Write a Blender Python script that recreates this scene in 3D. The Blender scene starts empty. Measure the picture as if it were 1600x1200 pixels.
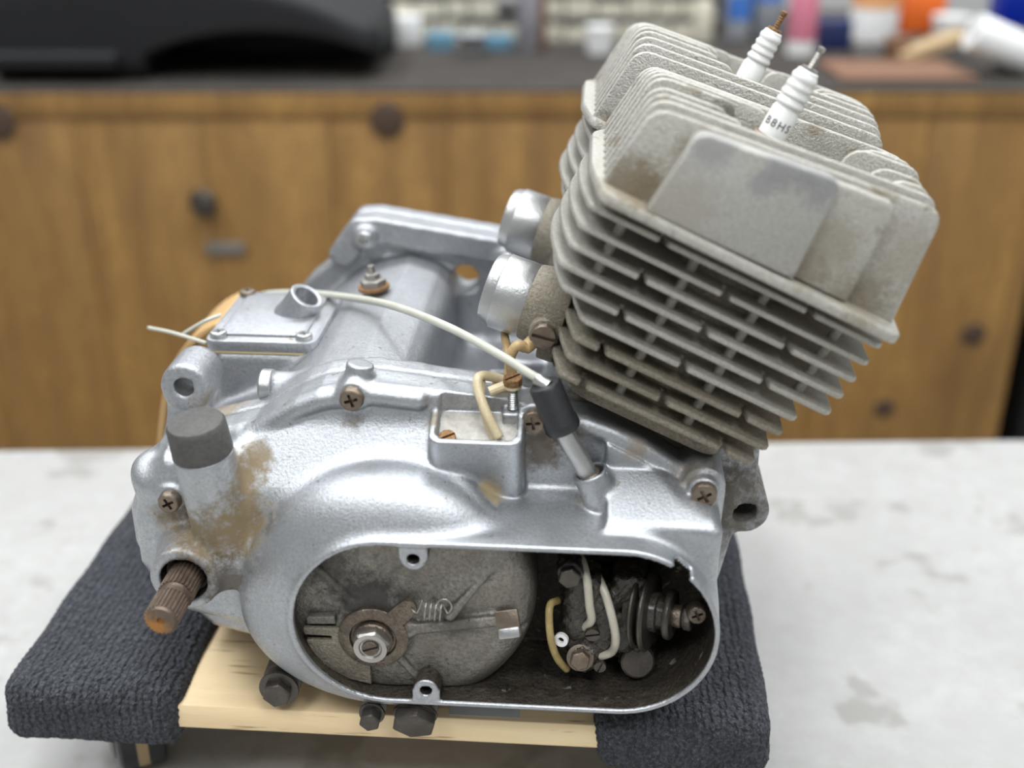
import bpy, bmesh, math, random
import numpy as np
from mathutils import Matrix, Vector

# ------------------------------------------------------------------ units
# Engine drawing units are millimetres with the origin at the middle of the side cover's opening:
# x to the right, y away from the viewer along the crankshaft, z up.  TABLE is the table top in that frame.
TABLE = -136.0
LIFT = 750.0 - TABLE            # world floor = 0, table top 0.75 m
def W(x, y, z): return Vector((x*.001, y*.001, (z+LIFT)*.001))
R = math.radians

# ------------------------------------------------------------------ camera
FPX = 1824.0
PITCH, YAW = R(25), R(4.1)
CF = Vector((-math.sin(YAW)*math.cos(PITCH), math.cos(YAW)*math.cos(PITCH), -math.sin(PITCH)))
CR = CF.cross(Vector((0, 0, 1))).normalized(); CU = CR.cross(CF)
def ray(px, py): return CF + CR*((px-800)/FPX) + CU*((600-py)/FPX)
CAM = ray(790, 985)*-450.0
def at_y(px, py, y):
    d = ray(px, py); return CAM + d*((y-CAM.y)/d.y)
def at_z(px, py, z):
    d = ray(px, py); return CAM + d*((z-CAM.z)/d.z)
cd = bpy.data.cameras.new('camera'); cam = bpy.data.objects.new('camera', cd)
bpy.context.scene.collection.objects.link(cam)
cam.matrix_world = Matrix(((CR.x, CU.x, -CF.x, 0), (CR.y, CU.y, -CF.y, 0), (CR.z, CU.z, -CF.z, 0), (0, 0, 0, 1)))
cam.location = W(*CAM)
cd.sensor_width = 36; cd.lens = FPX/1600*36; cd.clip_start = .01; cd.clip_end = 50
cd.dof.use_dof = True; cd.dof.focus_distance = .475; cd.dof.aperture_fstop = 4.2
sc = bpy.context.scene; sc.camera = cam

# ------------------------------------------------------------------ light
world = bpy.data.worlds.new('workshop_air'); sc.world = world; world.use_nodes = True
bg = world.node_tree.nodes['Background']
bg.inputs[0].default_value = (.80, .86, .95, 1); bg.inputs[1].default_value = .10
def lamp(name, loc, sx, sy, power, col=(1, .97, .93), rot=(0, 0, 0)):
    l = bpy.data.lights.new(name, 'AREA'); l.shape = 'RECTANGLE'; l.size = sx; l.size_y = sy; l.energy = power; l.color = col
    o = bpy.data.objects.new(name, l); sc.collection.objects.link(o); o.location = loc; o.rotation_euler = rot
    return o
for lx, ly, pw in ((-1.1, .0, 17), (0, .0, 17), (1.1, .0, 17), (-1.1, 1.35, 19), (0, 1.35, 19), (1.1, 1.35, 19), (-.6, -1.3, 22), (.6, -1.3, 22)):
    lamp('ceiling_panel_light', (lx, ly, 2.75), .62, .62, pw, (.94, .97, 1))
sc.view_settings.view_transform = 'Standard'; sc.view_settings.look = 'None'
sc.view_settings.gamma = 1; sc.view_settings.use_curve_mapping = False; sc.view_settings.exposure = .05

random.seed(7); rng = np.random.default_rng(5)
COL = sc.collection

# ------------------------------------------------------------------ materials
def mat(name, base, metallic=0., rough=.5, var=.0, var_scale=60., col2=None, bump=0., bump_scale=400., stains=(), streak=None, spec=None, rough_var=.0, spots=None, coat=0., grain=None):
    """base / col2 mixed by noise; stains: list of (centre mm, radius mm, colour, strength) in engine mm"""
    m = bpy.data.materials.new(name); m.use_nodes = True; nt = m.node_tree; N = nt.nodes; L = nt.links
    b = N['Principled BSDF']; b.inputs['Metallic'].default_value = metallic; b.inputs['Roughness'].default_value = rough
    if spec is not None: b.inputs['Specular IOR Level'].default_value = spec
    if coat: b.inputs['Coat Weight'].default_value = coat; b.inputs['Coat Roughness'].default_value = .2
    tc = N.new('ShaderNodeTexCoord'); vec = tc.outputs['Object']
    geo = N.new('ShaderNodeNewGeometry')
    if streak:
        mp = N.new('ShaderNodeMapping'); mp.inputs['Scale'].default_value = streak; L.new(vec, mp.inputs[0]); vec = mp.outputs[0]
    def noise(scale, detail=6, rough_=.6, v=None):
        n = N.new('ShaderNodeTexNoise'); n.inputs['Scale'].default_value = scale; n.inputs['Detail'].default_value = detail
        n.inputs['Roughness'].default_value = rough_; L.new(v or vec, n.inputs['Vector']); return n
    def ramp(src, lo, hi):
        r = N.new('ShaderNodeMapRange'); r.inputs[1].default_value = lo; r.inputs[2].default_value = hi; L.new(src, r.inputs[0]); return r.outputs[0]
    def mix(fac, a, c):
        x = N.new('ShaderNodeMix'); x.data_type = 'RGBA'
        if isinstance(fac, float): x.inputs[0].default_value = fac
        else: L.new(fac, x.inputs[0])
        if isinstance(a, tuple): x.inputs[6].default_value = (*a, 1)
        else: L.new(a, x.inputs[6])
        if isinstance(c, tuple): x.inputs[7].default_value = (*c, 1)
        else: L.new(c, x.inputs[7])
        return x.outputs[2]
    col = tuple(base)
    n1 = noise(var_scale)
    if col2 is not None:
        col = mix(ramp(n1.outputs[0], .5-.22, .5+.22), col, tuple(col2))
    if var:
        n2 = noise(var_scale*9, 4, .7)
        dark = tuple(c*(1-var) for c in base)
        f = N.new('ShaderNodeMath'); f.operation = 'MULTIPLY'; L.new(ramp(n2.outputs[0], .45, .72), f.inputs[0]); f.inputs[1].default_value = .8
        col = mix(f.outputs[0], col, dark)
    if grain:
        n4 = noise(grain[0], 3, .75); col = mix(ramp(n4.outputs[0], .42, .70), col, grain[1])
    if spots:
        n3 = noise(spots[0], 3, .6); col = mix(ramp(n3.outputs[0], spots[1], spots[1]+.06), col, spots[2])
    rfac = None
    for c, rad, scol, stg in stains:
        p = W(*c)
        d = N.new('ShaderNodeVectorMath'); d.operation = 'DISTANCE'; L.new(geo.outputs['Position'], d.inputs[0]); d.inputs[1].default_value = p
        q = N.new('ShaderNodeMath'); q.operation = 'MULTIPLY_ADD'
        nn = noise(230., 5, .7, geo.outputs['Position'])
        L.new(nn.outputs[0], q.inputs[0]); q.inputs[1].default_value = rad*.001*1.9; L.new(d.outputs['Value'], q.inputs[2])
        s = N.new('ShaderNodeMapRange'); s.inputs[1].default_value = rad*.001*1.45; s.inputs[2].default_value = rad*.001*2.15
        s.inputs[3].default_value = stg; s.inputs[4].default_value = 0; L.new(q.outputs[0], s.inputs[0])
        col = mix(s.outputs[0], col, scol)
        if rfac is None: rfac = s.outputs[0]
        else:
            mx = N.new('ShaderNodeMath'); mx.operation = 'MAXIMUM'; L.new(rfac, mx.inputs[0]); L.new(s.outputs[0], mx.inputs[1]); rfac = mx.outputs[0]
    if isinstance(col, tuple): b.inputs['Base Color'].default_value = (*col, 1)
    else: L.new(col, b.inputs['Base Color'])
    if rfac is not None:
        mr = N.new('ShaderNodeMapRange'); L.new(rfac, mr.inputs[0]); mr.inputs[3].default_value = metallic; mr.inputs[4].default_value = metallic*.15
        L.new(mr.outputs[0], b.inputs['Metallic'])
        mr = N.new('ShaderNodeMapRange'); L.new(rfac, mr.inputs[0]); mr.inputs[3].default_value = rough; mr.inputs[4].default_value = .8
        L.new(mr.outputs[0], b.inputs['Roughness'])
    elif rough_var:
        mr = N.new('ShaderNodeMapRange'); L.new(n1.outputs[0], mr.inputs[0]); mr.inputs[1].default_value = .3; mr.inputs[2].default_value = .7
        mr.inputs[3].default_value = rough-rough_var; mr.inputs[4].default_value = rough+rough_var; L.new(mr.outputs[0], b.inputs['Roughness'])
    if bump:
        nb = noise(bump_scale, 5, .65); bp = N.new('ShaderNodeBump'); bp.inputs['Strength'].default_value = bump; bp.inputs['Distance'].default_value = .0012
        L.new(nb.outputs[0], bp.inputs['Height']); L.new(bp.outputs[0], b.inputs['Normal'])
    return m

BROWN = (.14, .10, .055); DIRT = (.235, .175, .095); GREASE = (.035, .028, .02)
M = {}
M['cover'] = mat('polished_aluminium', (.57, .585, .605), .9, .42, .22, 42, (.41, .425, .445), .22, 900, grain=(800, (.38, .39, .40)), spots=(260, .66, (.30, .275, .23)),
    stains=[((-109, 22, 32), 17, DIRT, .95), ((-121, 20, 28), 15, DIRT, .9), ((-114, 16, 8), 12, (.09, .07, .05), .85), ((-108, 26, 48), 12, DIRT, .9), ((-127, 22, 16), 14, (.16, .12, .07), .8), ((-106, 26, 38), 10, DIRT, .85), ((-100, 30, 56), 7, DIRT, .8),
            ((-138, 30, 28), 8, DIRT, .7), ((11, 40, 58), 10, BROWN, .75), ((20, 40, 66), 9, BROWN, .7), ((28, 34, 46), 7, DIRT, .8), ((48, 40, 60), 6, DIRT, .6),
            ((-9, 30, 43), 6, (.45, .33, .15), .8), ((70, 36, 52), 8, BROWN, .7), ((79, 34, 28), 8, BROWN, .7), ((-63, 36, 70), 5, BROWN, .8), ((-31, 36, 70), 5, DIRT, .7),
            ((-104, 12, -20), 6, DIRT, .3)])
M['cover_in'] = mat('grimy_cover_inside', (.15, .125, .095), .5, .42, .5, 80, (.035, .03, .025), .8, 450, grain=(700, (.03, .026, .022)), spots=(120, .64, (.34, .31, .26)))
M['case'] = mat('cast_aluminium', (.52, .53, .55), .87, .44, .2, 45, (.38, .39, .41), .3, 800, grain=(700, (.34, .345, .355)), spots=(200, .66, (.28, .25, .20)),
    stains=[((-118, 70, 62), 10, DIRT, .5), ((-125, 62, 58), 12, DIRT, .6), ((60, 60, 55), 28, (.10, .085, .06), .85), ((25, 55, 66), 14, (.10, .085, .06), .8), ((88, 70, 25), 26, (.11, .095, .07), .9),
            ((-20, 180, 42), 7, (.5, .36, .14), .7)])
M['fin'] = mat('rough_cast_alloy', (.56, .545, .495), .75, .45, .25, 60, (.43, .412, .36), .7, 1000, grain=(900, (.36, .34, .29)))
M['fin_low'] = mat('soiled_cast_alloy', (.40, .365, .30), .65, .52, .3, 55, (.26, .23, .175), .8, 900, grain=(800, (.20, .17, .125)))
M['head'] = mat('grey_cast_alloy', (.62, .605, .56), .78, .42, .2, 60, (.52, .50, .44), .7, 1000, grain=(850, (.42, .40, .35)), spots=(75, .61, (.38, .34, .275)),
    stains=[(tuple(at_y(985, 292, 29)), 12, (.24, .19, .12), .75), (tuple(at_y(1010, 300, 27)), 9, (.24, .19, .12), .7), (tuple(at_y(1255, 425, 25)), 9, (.30, .25, .18), .7), (tuple(at_y(1345, 470, 27)), 12, (.27, .22, .15), .7), (tuple(at_y(1290, 380, 26)), 12, (.32, .28, .21), .6), (tuple(at_y(1420, 400, 30)), 14, (.33, .29, .22), .5), (tuple(at_y(1080, 240, 30)), 8, (.30, .26, .20), .6), (tuple(at_y(1160, 175, 66)), 11, (.09, .08, .06), .7)])
M['panel'] = mat('worn_painted_alloy', (.56, .55, .515), .78, .40, .15, 60, (.47, .455, .415), .55, 1000, grain=(850, (.40, .385, .345)), spots=(90, .64, (.36, .35, .345)),
    stains=[(tuple(at_y(1235, 262, 20)), 9, (.27, .265, .27), .8), (tuple(at_y(1290, 285, 20)), 9, (.27, .265, .27), .8), (tuple(at_y(1120, 228, 20)), 9, (.29, .285, .28), .7), (tuple(at_y(1190, 290, 20)), 5, (.28, .275, .28), .7), (tuple(at_y(1060, 320, 20)), 14, (.36, .33, .27), .6)])
M['grime'] = mat('oily_grime', (.03, .026, .021), .3, .28, .4, 120, (.12, .10, .078), 1., 420, coat=.5, grain=(600, (.02, .018, .015)))
M['rotor'] = mat('oily_alloy_plate', (.36, .345, .305), .75, .38, .45, 70, (.21, .195, .165), .5, 600, grain=(700, (.17, .155, .13)), spots=(300, .67, (.08, .07, .055)),
    stains=[((-55, 8, 4), 17, (.03, .028, .027), .9), ((-70, 8, 20), 12, (.05, .045, .04), .6), ((-20, 8, -4), 9, (.06, .05, .04), .5)])
M['bush'] = mat('brown_greasy_steel', (.10, .08, .062), .7, .36, .5, 160, (.27, .22, .17), .6, 300)
M['steel'] = mat('dull_steel', (.50, .48, .44), .9, .35, .2, 90, (.36, .34, .31), .15, 500)
M['zinc'] = mat('zinc_plated_steel', (.60, .60, .59), .95, .36, .15, 90, (.46, .46, .455), .2, 700)
M['screw'] = mat('brown_patinated_steel', (.30, .25, .20), .8, .42, .35, 120, (.18, .13, .09), .3, 400)
M['darksteel'] = mat('dark_oily_steel', (.14, .125, .11), .8, .42, .3, 120, (.08, .07, .06), .3, 400)
M['rust'] = mat('rusted_steel', (.27, .145, .06), .45, .6, .45, 200, (.13, .075, .042), .6, 500, grain=(900, (.42, .24, .10)))
M['rustshaft'] = mat('rusty_brown_shaft', (.20, .15, .115), .7, .42, .4, 160, (.12, .085, .062), .5, 420, stains=[((-132, -18, 7), 6, (.46, .19, .03), .75)])
M['rubber'] = mat('black_rubber', (.018, .018, .020), 0, .4, .2, 60, (.028, .028, .03), .15, 700)
M['oldrubber'] = mat('weathered_rubber', (.062, .06, .057), 0, .62, .3, 70, (.10, .095, .085), .5, 350)
M['ceramic'] = mat('white_glazed_ceramic', (.86, .86, .83), 0, .16, .05, 80, (.80, .80, .77), .0)
M['ink'] = mat('black_ink', (.02, .02, .02), 0, .5)
M['wire_pale'] = mat('pale_grey_sheath', (.56, .56, .48), 0, .38, .15, 90, (.46, .46, .38), .08, 300)
M['wire_tan'] = mat('aged_cream_hose', (.58, .47, .27), 0, .35, .15, 120, (.66, .57, .40), .08, 300)
M['wire_brown'] = mat('aged_tan_hose', (.46, .31, .14), 0, .42, .2, 120, (.56, .42, .22), .08, 300)
M['hose_white'] = mat('translucent_white_hose', (.62, .58, .48), 0, .3, .25, 90, (.42, .38, .30), .1, 300)
M['hose_stripe'] = mat('ribbed_yellow_hose', (.50, .38, .16), 0, .4, .5, 200, (.30, .22, .08), .2, 300)
M['corr'] = mat('white_corrosion', (.74, .72, .67), .1, .75, .3, 160, (.34, .31, .26), .5, 500)
M['bark'] = mat('charcoal_carpet', (.010, .0105, .0125), 0, .95, .3, 300, (.034, .036, .043), 0, grain=(620, (.105, .11, .125)))
M['pine'] = mat('pale_pine', (.93, .74, .45), 0, .55, .10, 9, (.82, .60, .34), .12, 60, streak=(1, 14, 14), spots=(22, .64, (.42, .27, .13)))
M['concrete'] = mat('pale_worn_table_top', (.455, .45, .435), 0, .6, .2, 9, (.37, .365, .35), .1, 120, spots=(16, .575, (.30, .29, .27)), grain=(60, (.37, .36, .345)))
M['bench'] = mat('honey_stained_timber', (.46, .255, .07), 0, .5, .5, 3.0, (.17, .088, .026), .1, 60, streak=(9, 9, 1.3), grain=(40, (.20, .10, .03)))
M['knot'] = mat('dark_wood_knot', (.06, .035, .022), 0, .6, .3, 60, (.09, .05, .03))
M['benchtop'] = mat('grimy_bench_top', (.042, .037, .033), 0, .85, .3, 8, (.070, .061, .053), .1, 90, spec=.2)
M['black'] = mat('satin_black_paint', (.007, .007, .008), .0, .55, .0, 10, (.010, .010, .011), 0, spec=.35)
M['tan'] = mat('tan_cardboard', (.52, .33, .14), 0, .7, .1, 30, (.45, .28, .12), .05, 200)
M['plastic_black'] = mat('black_plastic', (.03, .03, .035), .0, .4)
def plain(name, c, rough=.5, metallic=0.): 
    M[name] = mat(name, c, metallic, rough, .08, 20, tuple(x*.88 for x in c)); return M[name]
plain('cream_card', (.70, .66, .53), .7); plain('white_plastic', (.82, .82, .80), .4); plain('blue_plastic', (.06, .20, .60), .4); plain('sky_plastic', (.13, .27, .37), .4)
plain('navy_plastic', (.015, .025, .10), .45); plain('royal_plastic', (.0, .02, .35), .4); plain('pink_plastic', (.68, .22, .30), .4); plain('orange_plastic', (.85, .16, .02), .45)
plain('grey_plastic', (.30, .32, .34), .5); plain('shelf_grey', (.22, .21, .20), .6); plain('copper_wood', (.20, .10, .055), .55); plain('board_wood', (.46, .33, .18), .6)
plain('wall_paint', (.46, .46, .455), .8); plain('ceiling_paint', (.66, .67, .68), .85); plain('floor_paint', (.40, .39, .37), .7); plain('lilac_metal', (.48, .47, .52), .3, .7); plain('peach_print', (.85, .42, .18), .5)
plain('paper', (.72, .72, .72), .7); plain('yellowed', (.62, .50, .28), .6)

# ribbed carpet relief
def carpet_relief(m):
    nt = m.node_tree; N = nt.nodes; L = nt.links; b = N['Principled BSDF']
    tc = N.new('ShaderNodeTexCoord')
    mp = N.new('ShaderNodeMapping'); mp.inputs['Scale'].default_value = (1, .62, 1); L.new(tc.outputs['Object'], mp.inputs[0])
    v = N.new('ShaderNodeTexVoronoi'); v.inputs['Scale'].default_value = 420; v.inputs['Randomness'].default_value = .75; L.new(mp.outputs[0], v.inputs['Vector'])
    w = N.new('ShaderNodeTexWave'); w.wave_type = 'BANDS'; w.bands_direction = 'X'; w.inputs['Scale'].default_value = 92; w.inputs['Distortion'].default_value = 4.5; w.inputs['Detail'].default_value = 3; w.inputs['Detail Scale'].default_value = 4
    L.new(tc.outputs['Object'], w.inputs['Vector'])
    ad = N.new('ShaderNodeMath'); ad.operation = 'MULTIPLY_ADD'; L.new(v.outputs['Distance'], ad.inputs[0]); ad.inputs[1].default_value = -1.5; L.new(w.outputs['Fac'], ad.inputs[2])
    bp = N.new('ShaderNodeBump'); bp.inputs['Strength'].default_value = 1; bp.inputs['Distance'].default_value = .0022
    L.new(ad.outputs[0], bp.inputs['Height']); L.new(bp.outputs[0], b.inputs['Normal'])
    b.inputs['Sheen Weight'].default_value = .08; b.inputs['Sheen Tint'].default_value = (.7, .75, .9, 1)
carpet_relief(M['bark'])

# ------------------------------------------------------------------ object helpers
def tag(o, label=None, cat=None, group=None, kind=None):
    if label: o['label'] = label
    if cat: o['category'] = cat
    if group: o['group'] = group
    if kind: o['kind'] = kind
    return o
BASE = {}
def thing(name, label, cat, base, group=None, rotz=0.):
    """an Empty at the thing's base; base in engine mm"""
    o = bpy.data.objects.new(name, None); COL.objects.link(o); o.location = W(*base); o.rotation_euler = (0, 0, rotz)
    o.empty_display_size = .02; BASE[o] = Matrix.Translation(Vector(base)) @ Matrix.Rotation(rotz, 4, 'Z')
    return tag(o, label, cat, group)
def link_mesh(name, me, material, parent=None, label=None, smooth=35, xf=None):
    """me in engine mm (or in parent's own mm frame when xf='local')"""
    if xf is None and parent is not None: me.transform(BASE[root_of(parent)].inverted())
    me.transform(Matrix.Scale(.001, 4))
    if material: me.materials.append(M[material])
    if smooth:
        me.shade_smooth()
        if smooth < 180: me.set_sharp_from_angle(angle=R(smooth))
    o = bpy.data.objects.new(name, me); COL.objects.link(o)
    if parent is not None: o.parent = parent
    if label: o['label'] = label
    return o
def root_of(o):
    while o.parent is not None: o = o.parent
    return o
def solo(name, me, material, label, cat, base, group=None, smooth=35, rotz=0.):
    """a top-level thing that is one mesh; me given in engine mm"""
    B = Matrix.Translation(Vector(base)) @ Matrix.Rotation(rotz, 4, 'Z')
    me.transform(B.inverted()); o = link_mesh(name, me, material, None, None, smooth, 'local')
    o.location = W(*base); o.rotation_euler = (0, 0, rotz); return tag(o, label, cat, group)

class MB:
    """collects primitives in mm into one mesh"""
    def __init__(s): s.v = []; s.f = []
    def add(s, v, f, xf=None):
        n = len(s.v); s.v += [tuple(xf @ Vector(p)) if xf is not None else tuple(p) for p in v]; s.f += [tuple(i+n for i in q) for q in f]; return s
    def box(s, a, b, xf=None):
        (x0, y0, z0), (x1, y1, z1) = a, b
        v = [(x0, y0, z0), (x1, y0, z0), (x1, y1, z0), (x0, y1, z0), (x0, y0, z1), (x1, y0, z1), (x1, y1, z1), (x0, y1, z1)]
        return s.add(v, [(0, 3, 2, 1), (4, 5, 6, 7), (0, 1, 5, 4), (1, 2, 6, 5), (2, 3, 7, 6), (3, 0, 4, 7)], xf)
    def lathe(s, prof, n=28, xf=None, caps=True):
        """prof list of (r, h) along local z"""
        v = []; f = []
        for r, h in prof:
            for i in range(n): a = 2*math.pi*i/n; v.append((r*math.cos(a), r*math.sin(a), h))
        for k in range(len(prof)-1):
            for i in range(n): j = (i+1) % n; f.append((k*n+i, k*n+j, (k+1)*n+j, (k+1)*n+i))
        if caps:
            if prof[0][0] > 1e-6: f.append(tuple(reversed(range(n))))
            if prof[-1][0] > 1e-6: f.append(tuple((len(prof)-1)*n+i for i in range(n)))
        return s.add(v, f, xf)
    def prism(s, pts, h0, h1, xf=None):
        """pts CCW in local xy extruded along local z"""
        n = len(pts); v = [(x, y, h0) for x, y in pts]+[(x, y, h1) for x, y in pts]
        f = [tuple(reversed(range(n))), tuple(range(n, 2*n))]+[(i, (i+1) % n, (i+1) % n+n, i+n) for i in range(n)]
        return s.add(v, f, xf)
    def tube(s, pts, r, n=12, caps=True):
        pts = [Vector(p) for p in pts]; rs = r if isinstance(r, (list, tuple)) else [r]*len(pts)
        t0 = (pts[1]-pts[0]).normalized(); up = Vector((0, 0, 1)) if abs(t0.z) < .9 else Vector((1, 0, 0))
        nrm = t0.cross(up).normalized(); v = []; f = []
        for i, p in enumerate(pts):
            t = (pts[min(i+1, len(pts)-1)]-pts[max(i-1, 0)]).normalized()
            nrm = (nrm-t*nrm.dot(t)).normalized(); b = t.cross(nrm)
            for k in range(n): a = 2*math.pi*k/n; v.append(p+(nrm*math.cos(a)+b*math.sin(a))*rs[i])
        for i in range(len(pts)-1):
            for k in range(n): j = (k+1) % n; f.append((i*n+k, i*n+j, (i+1)*n+j, (i+1)*n+k))
        if caps: f.append(tuple(reversed(range(n)))); f.append(tuple((len(pts)-1)*n+k for k in range(n)))
        return s.add(v, f)
    def mesh(s, bevel=0., seg=2, ang=30):
        me = bpy.data.meshes.new('mesh'); me.from_pydata(s.v, [], s.f)
        bm = bmesh.new(); bm.from_mesh(me); bmesh.ops.recalc_face_normals(bm, faces=bm.faces)
        if bevel:
            es = [e for e in bm.edges if len(e.link_faces) == 2 and e.calc_face_angle(0) > R(ang)]
            bmesh.ops.bevel(bm, geom=es, offset=bevel, segments=seg, profile=.5, affect='EDGES', clamp_overlap=True)
        bm.to_mesh(me); bm.free(); return me
def frame(pos, zdir, xdir=None):
    """matrix whose local z points along zdir"""
    z = Vector(zdir).normalized(); x = Vector(xdir) if xdir else (Vector((1, 0, 0)) if abs(z.x) < .9 else Vector((0, 0, 1)))
    x = (x-z*x.dot(z)).normalized(); y = z.cross(x); p = Vector(pos)
    return Matrix(((x.x, y.x, z.x, p.x), (x.y, y.y, z.y, p.y), (x.z, y.z, z.z, p.z), (0, 0, 0, 1)))
def spline(pts, n=10):
    """Catmull-Rom through pts"""
    P = [Vector(p) for p in pts]; P = [P[0]*2-P[1]]+P+[P[-1]*2-P[-2]]; out = []
    for i in range(1, len(P)-2):
        a, b, c, d = P[i-1:i+3]
        for k in range(n):
            t = k/n; out.append(.5*((2*b)+(c-a)*t+(2*a-5*b+4*c-d)*t*t+(3*b-a-3*c+d)*t**3))
    out.append(P[-2]); return out
def hexpts(r, a0=0): return [(r*math.cos(R(60*i)+a0), r*math.sin(R(60*i)+a0)) for i in range(6)]
def rrect(x0, y0, x1, y1, r, n=5):
    """rounded rectangle; r one radius or four (bl, br, tr, tl)"""
    rs = r if isinstance(r, (list, tuple)) else [r]*4; out = []
    for (cx, cy, a, q) in ((x0+rs[0], y0+rs[0], 180, rs[0]), (x1-rs[1], y0+rs[1], 270, rs[1]), (x1-rs[2], y1-rs[2], 0, rs[2]), (x0+rs[3], y1-rs[3], 90, rs[3])):
        if q < .01: out.append((cx, cy)); continue
        for i in range(n+1): t = R(a+90*i/n); out.append((cx+q*math.cos(t), cy+q*math.sin(t)))
    return out
def round_poly(pts, r, n=4):
    """round the corners of a CCW polygon; r one value or list"""
    out = []; m = len(pts)
    for i in range(m):
        p = Vector(pts[i]); a = Vector(pts[i-1]); b = Vector(pts[(i+1) % m]); q = r[i] if isinstance(r, (list, tuple)) else r
        if q <= 0: out.append(tuple(p)); continue
        da = (a-p); db = (b-p); q = min(q, da.length*.48, db.length*.48)
        s = p+da.normalized()*q; e = p+db.normalized()*q
        for k in range(n+1):
            t = k/n; out.append(tuple(s*(1-t)**2+p*2*t*(1-t)+e*t*t))
    return out
def screw_head(r, h, kind, r_in=None):
    """cheese / pan head with a cross or slot recess, local z out of the head, base at z=0"""
    def star(t):
        c, s_ = abs(math.cos(t)), abs(math.sin(t)); w = r*.13
        if kind == 'cross':
            Lc = r*.56; d = []
            if c > 1e-6: d.append(min(Lc/c, w/s_ if s_ > 1e-6 else 1e9))
            if s_ > 1e-6: d.append(min(Lc/s_, w/c if c > 1e-6 else 1e9))
            return max(d)
        if kind == 'slot': return min(r*.93/c if c > 1e-6 else 1e9, r*.15/s_ if s_ > 1e-6 else 1e9, r*.93)
    w = r*.13; th = []
    if kind == 'cross':
        for q in range(4):
            a1 = math.atan2(w, r*.56); th += [q*math.pi/2+x for x in (-a1, 0, a1, math.pi/4)]
    else:
        a1 = math.asin(.15/.93); th = [-a1, 0, a1, .5, 1.0, math.pi/2, math.pi-1, math.pi-.5, math.pi-a1, math.pi, math.pi+a1, math.pi+.5, math.pi+1, 1.5*math.pi, 2*math.pi-1, 2*math.pi-.5]
    th = sorted(th); n = len(th); v = []; f = []
    rings = [(r, 0), (r, h*.55), (r*.97, h*.78), (r*.90, h*.93), (r*.80 if kind == 'cross' else r*.94, h)]
    if kind == 'slot': rings[3] = (r*.965, h*.93)
    for q, z in rings:
        for t in th: v.append((q*math.cos(t), q*math.sin(t), z))
    for z in (h, h*.45):
        for t in th:
            q = min(star(t), r*.93); v.append((q*math.cos(t), q*math.sin(t), z))
    for k in range(len(rings)+1):
        for i in range(n): j = (i+1) % n; f.append((k*n+i, k*n+j, (k+1)*n+j, (k+1)*n+i))
    f.append(tuple((len(rings)+1)*n+i for i in range(n)))
    return v, f
def screw(name, pos, zdir, r, h, kind, material, parent, spin=0., label=None):
    mb = MB(); v, f = screw_head(r, h, kind); mb.add(v, f, frame(pos, zdir) @ Matrix.Rotation(spin, 4, 'Z'))
    return link_mesh(name, mb.mesh(), material, parent, label, 30)
def hexbolt(name, pos, zdir, r, h, material, parent, washer=0., label=None, shank=0.):
    mb = MB(); X = frame(pos, zdir)
    mb.lathe([(r*.92, 0), (r*.92, h*.12)], 24, X)
    hp = hexpts(r, .3)
    # chamfered hexagon
    n = 6; v = [(x, y, h*.1) for x, y in hp]+[(x, y, h*.85) for x, y in hp]+[(x*.86, y*.86, h) for x, y in hp]
    f = [tuple(reversed(range(6)))]+[(i, (i+1) % 6, (i+1) % 6+6, i+6) for i in range(6)]+[(i+6, (i+1) % 6+6, (i+1) % 6+12, i+12) for i in range(6)]+[tuple(range(12, 18))]
    mb.add(v, f, X); mb.lathe([(r*.55, h), (r*.5, h*.93), (0, h*.93)], 18, X, False)
    if washer: mb.lathe([(washer, -1.2), (washer, .2)], 26, X)
    if shank: mb.lathe([(r*.6, -shank), (r*.6, 0)], 18, X)
    return link_mesh(name, mb.mesh(.25), material, parent, label, 30)

# ------------------------------------------------------------------ signed-distance castings
def smin(a, b, k): h = np.clip(.5+.5*(b-a)/k, 0, 1); return b+(a-b)*h-k*h*(1-h)
def smax(a, b, k): return -smin(-a, -b, k)
def d_seg(x, z, a, b):
    ax, az = a; bx, bz = b; dx, dz = bx-ax, bz-az; t = np.clip(((x-ax)*dx+(z-az)*dz)/(dx*dx+dz*dz), 0, 1)
    return np.sqrt((x-ax-t*dx)**2+(z-az-t*dz)**2)
def d_poly(x, z, pts):
    n = len(pts); d = None; s = None
    for i in range(n):
        (ax, az), (bx, bz) = pts[i], pts[i-1]
        e = d_seg(x, z, (ax, az), (bx, bz)); d = e if d is None else np.minimum(d, e)
        c = ((az > z) != (bz > z)) & (x < (bx-ax)*(z-az)/((bz-az) if bz != az else 1e-9)+ax)
        s = c if s is None else s ^ c
    return np.where(s, -d, d)
def d_ext(d2, y, y0, y1, r=0.):
    """2d distance extruded along y with edge rounding r"""
    dy = np.abs(y-(y0+y1)/2)-(y1-y0)/2; a = d2+r; b = dy+r
    return np.minimum(np.maximum(a, b), 0)+np.sqrt(np.maximum(a, 0)**2+np.maximum(b, 0)**2)-r
def d_box(x, y, z, c, h, r=0.):
    a = np.abs(x-c[0])-h[0]+r; b = np.abs(y-c[1])-h[1]+r; e = np.abs(z-c[2])-h[2]+r
    return np.minimum(np.maximum(np.maximum(a, b), e), 0)+np.sqrt(np.maximum(a, 0)**2+np.maximum(b, 0)**2+np.maximum(e, 0)**2)-r
def d_cyl_y(x, y, z, c, r0, y0, y1, r1=None, rd=1.):
    q = np.sqrt((x-c[0])**2+(z-c[1])**2)
    if r1 is not None: q = q-(r1-r0)*np.clip((y-y0)/(y1-y0), 0, 1)
    return d_ext(q-r0, y, y0, y1, rd)
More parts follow.
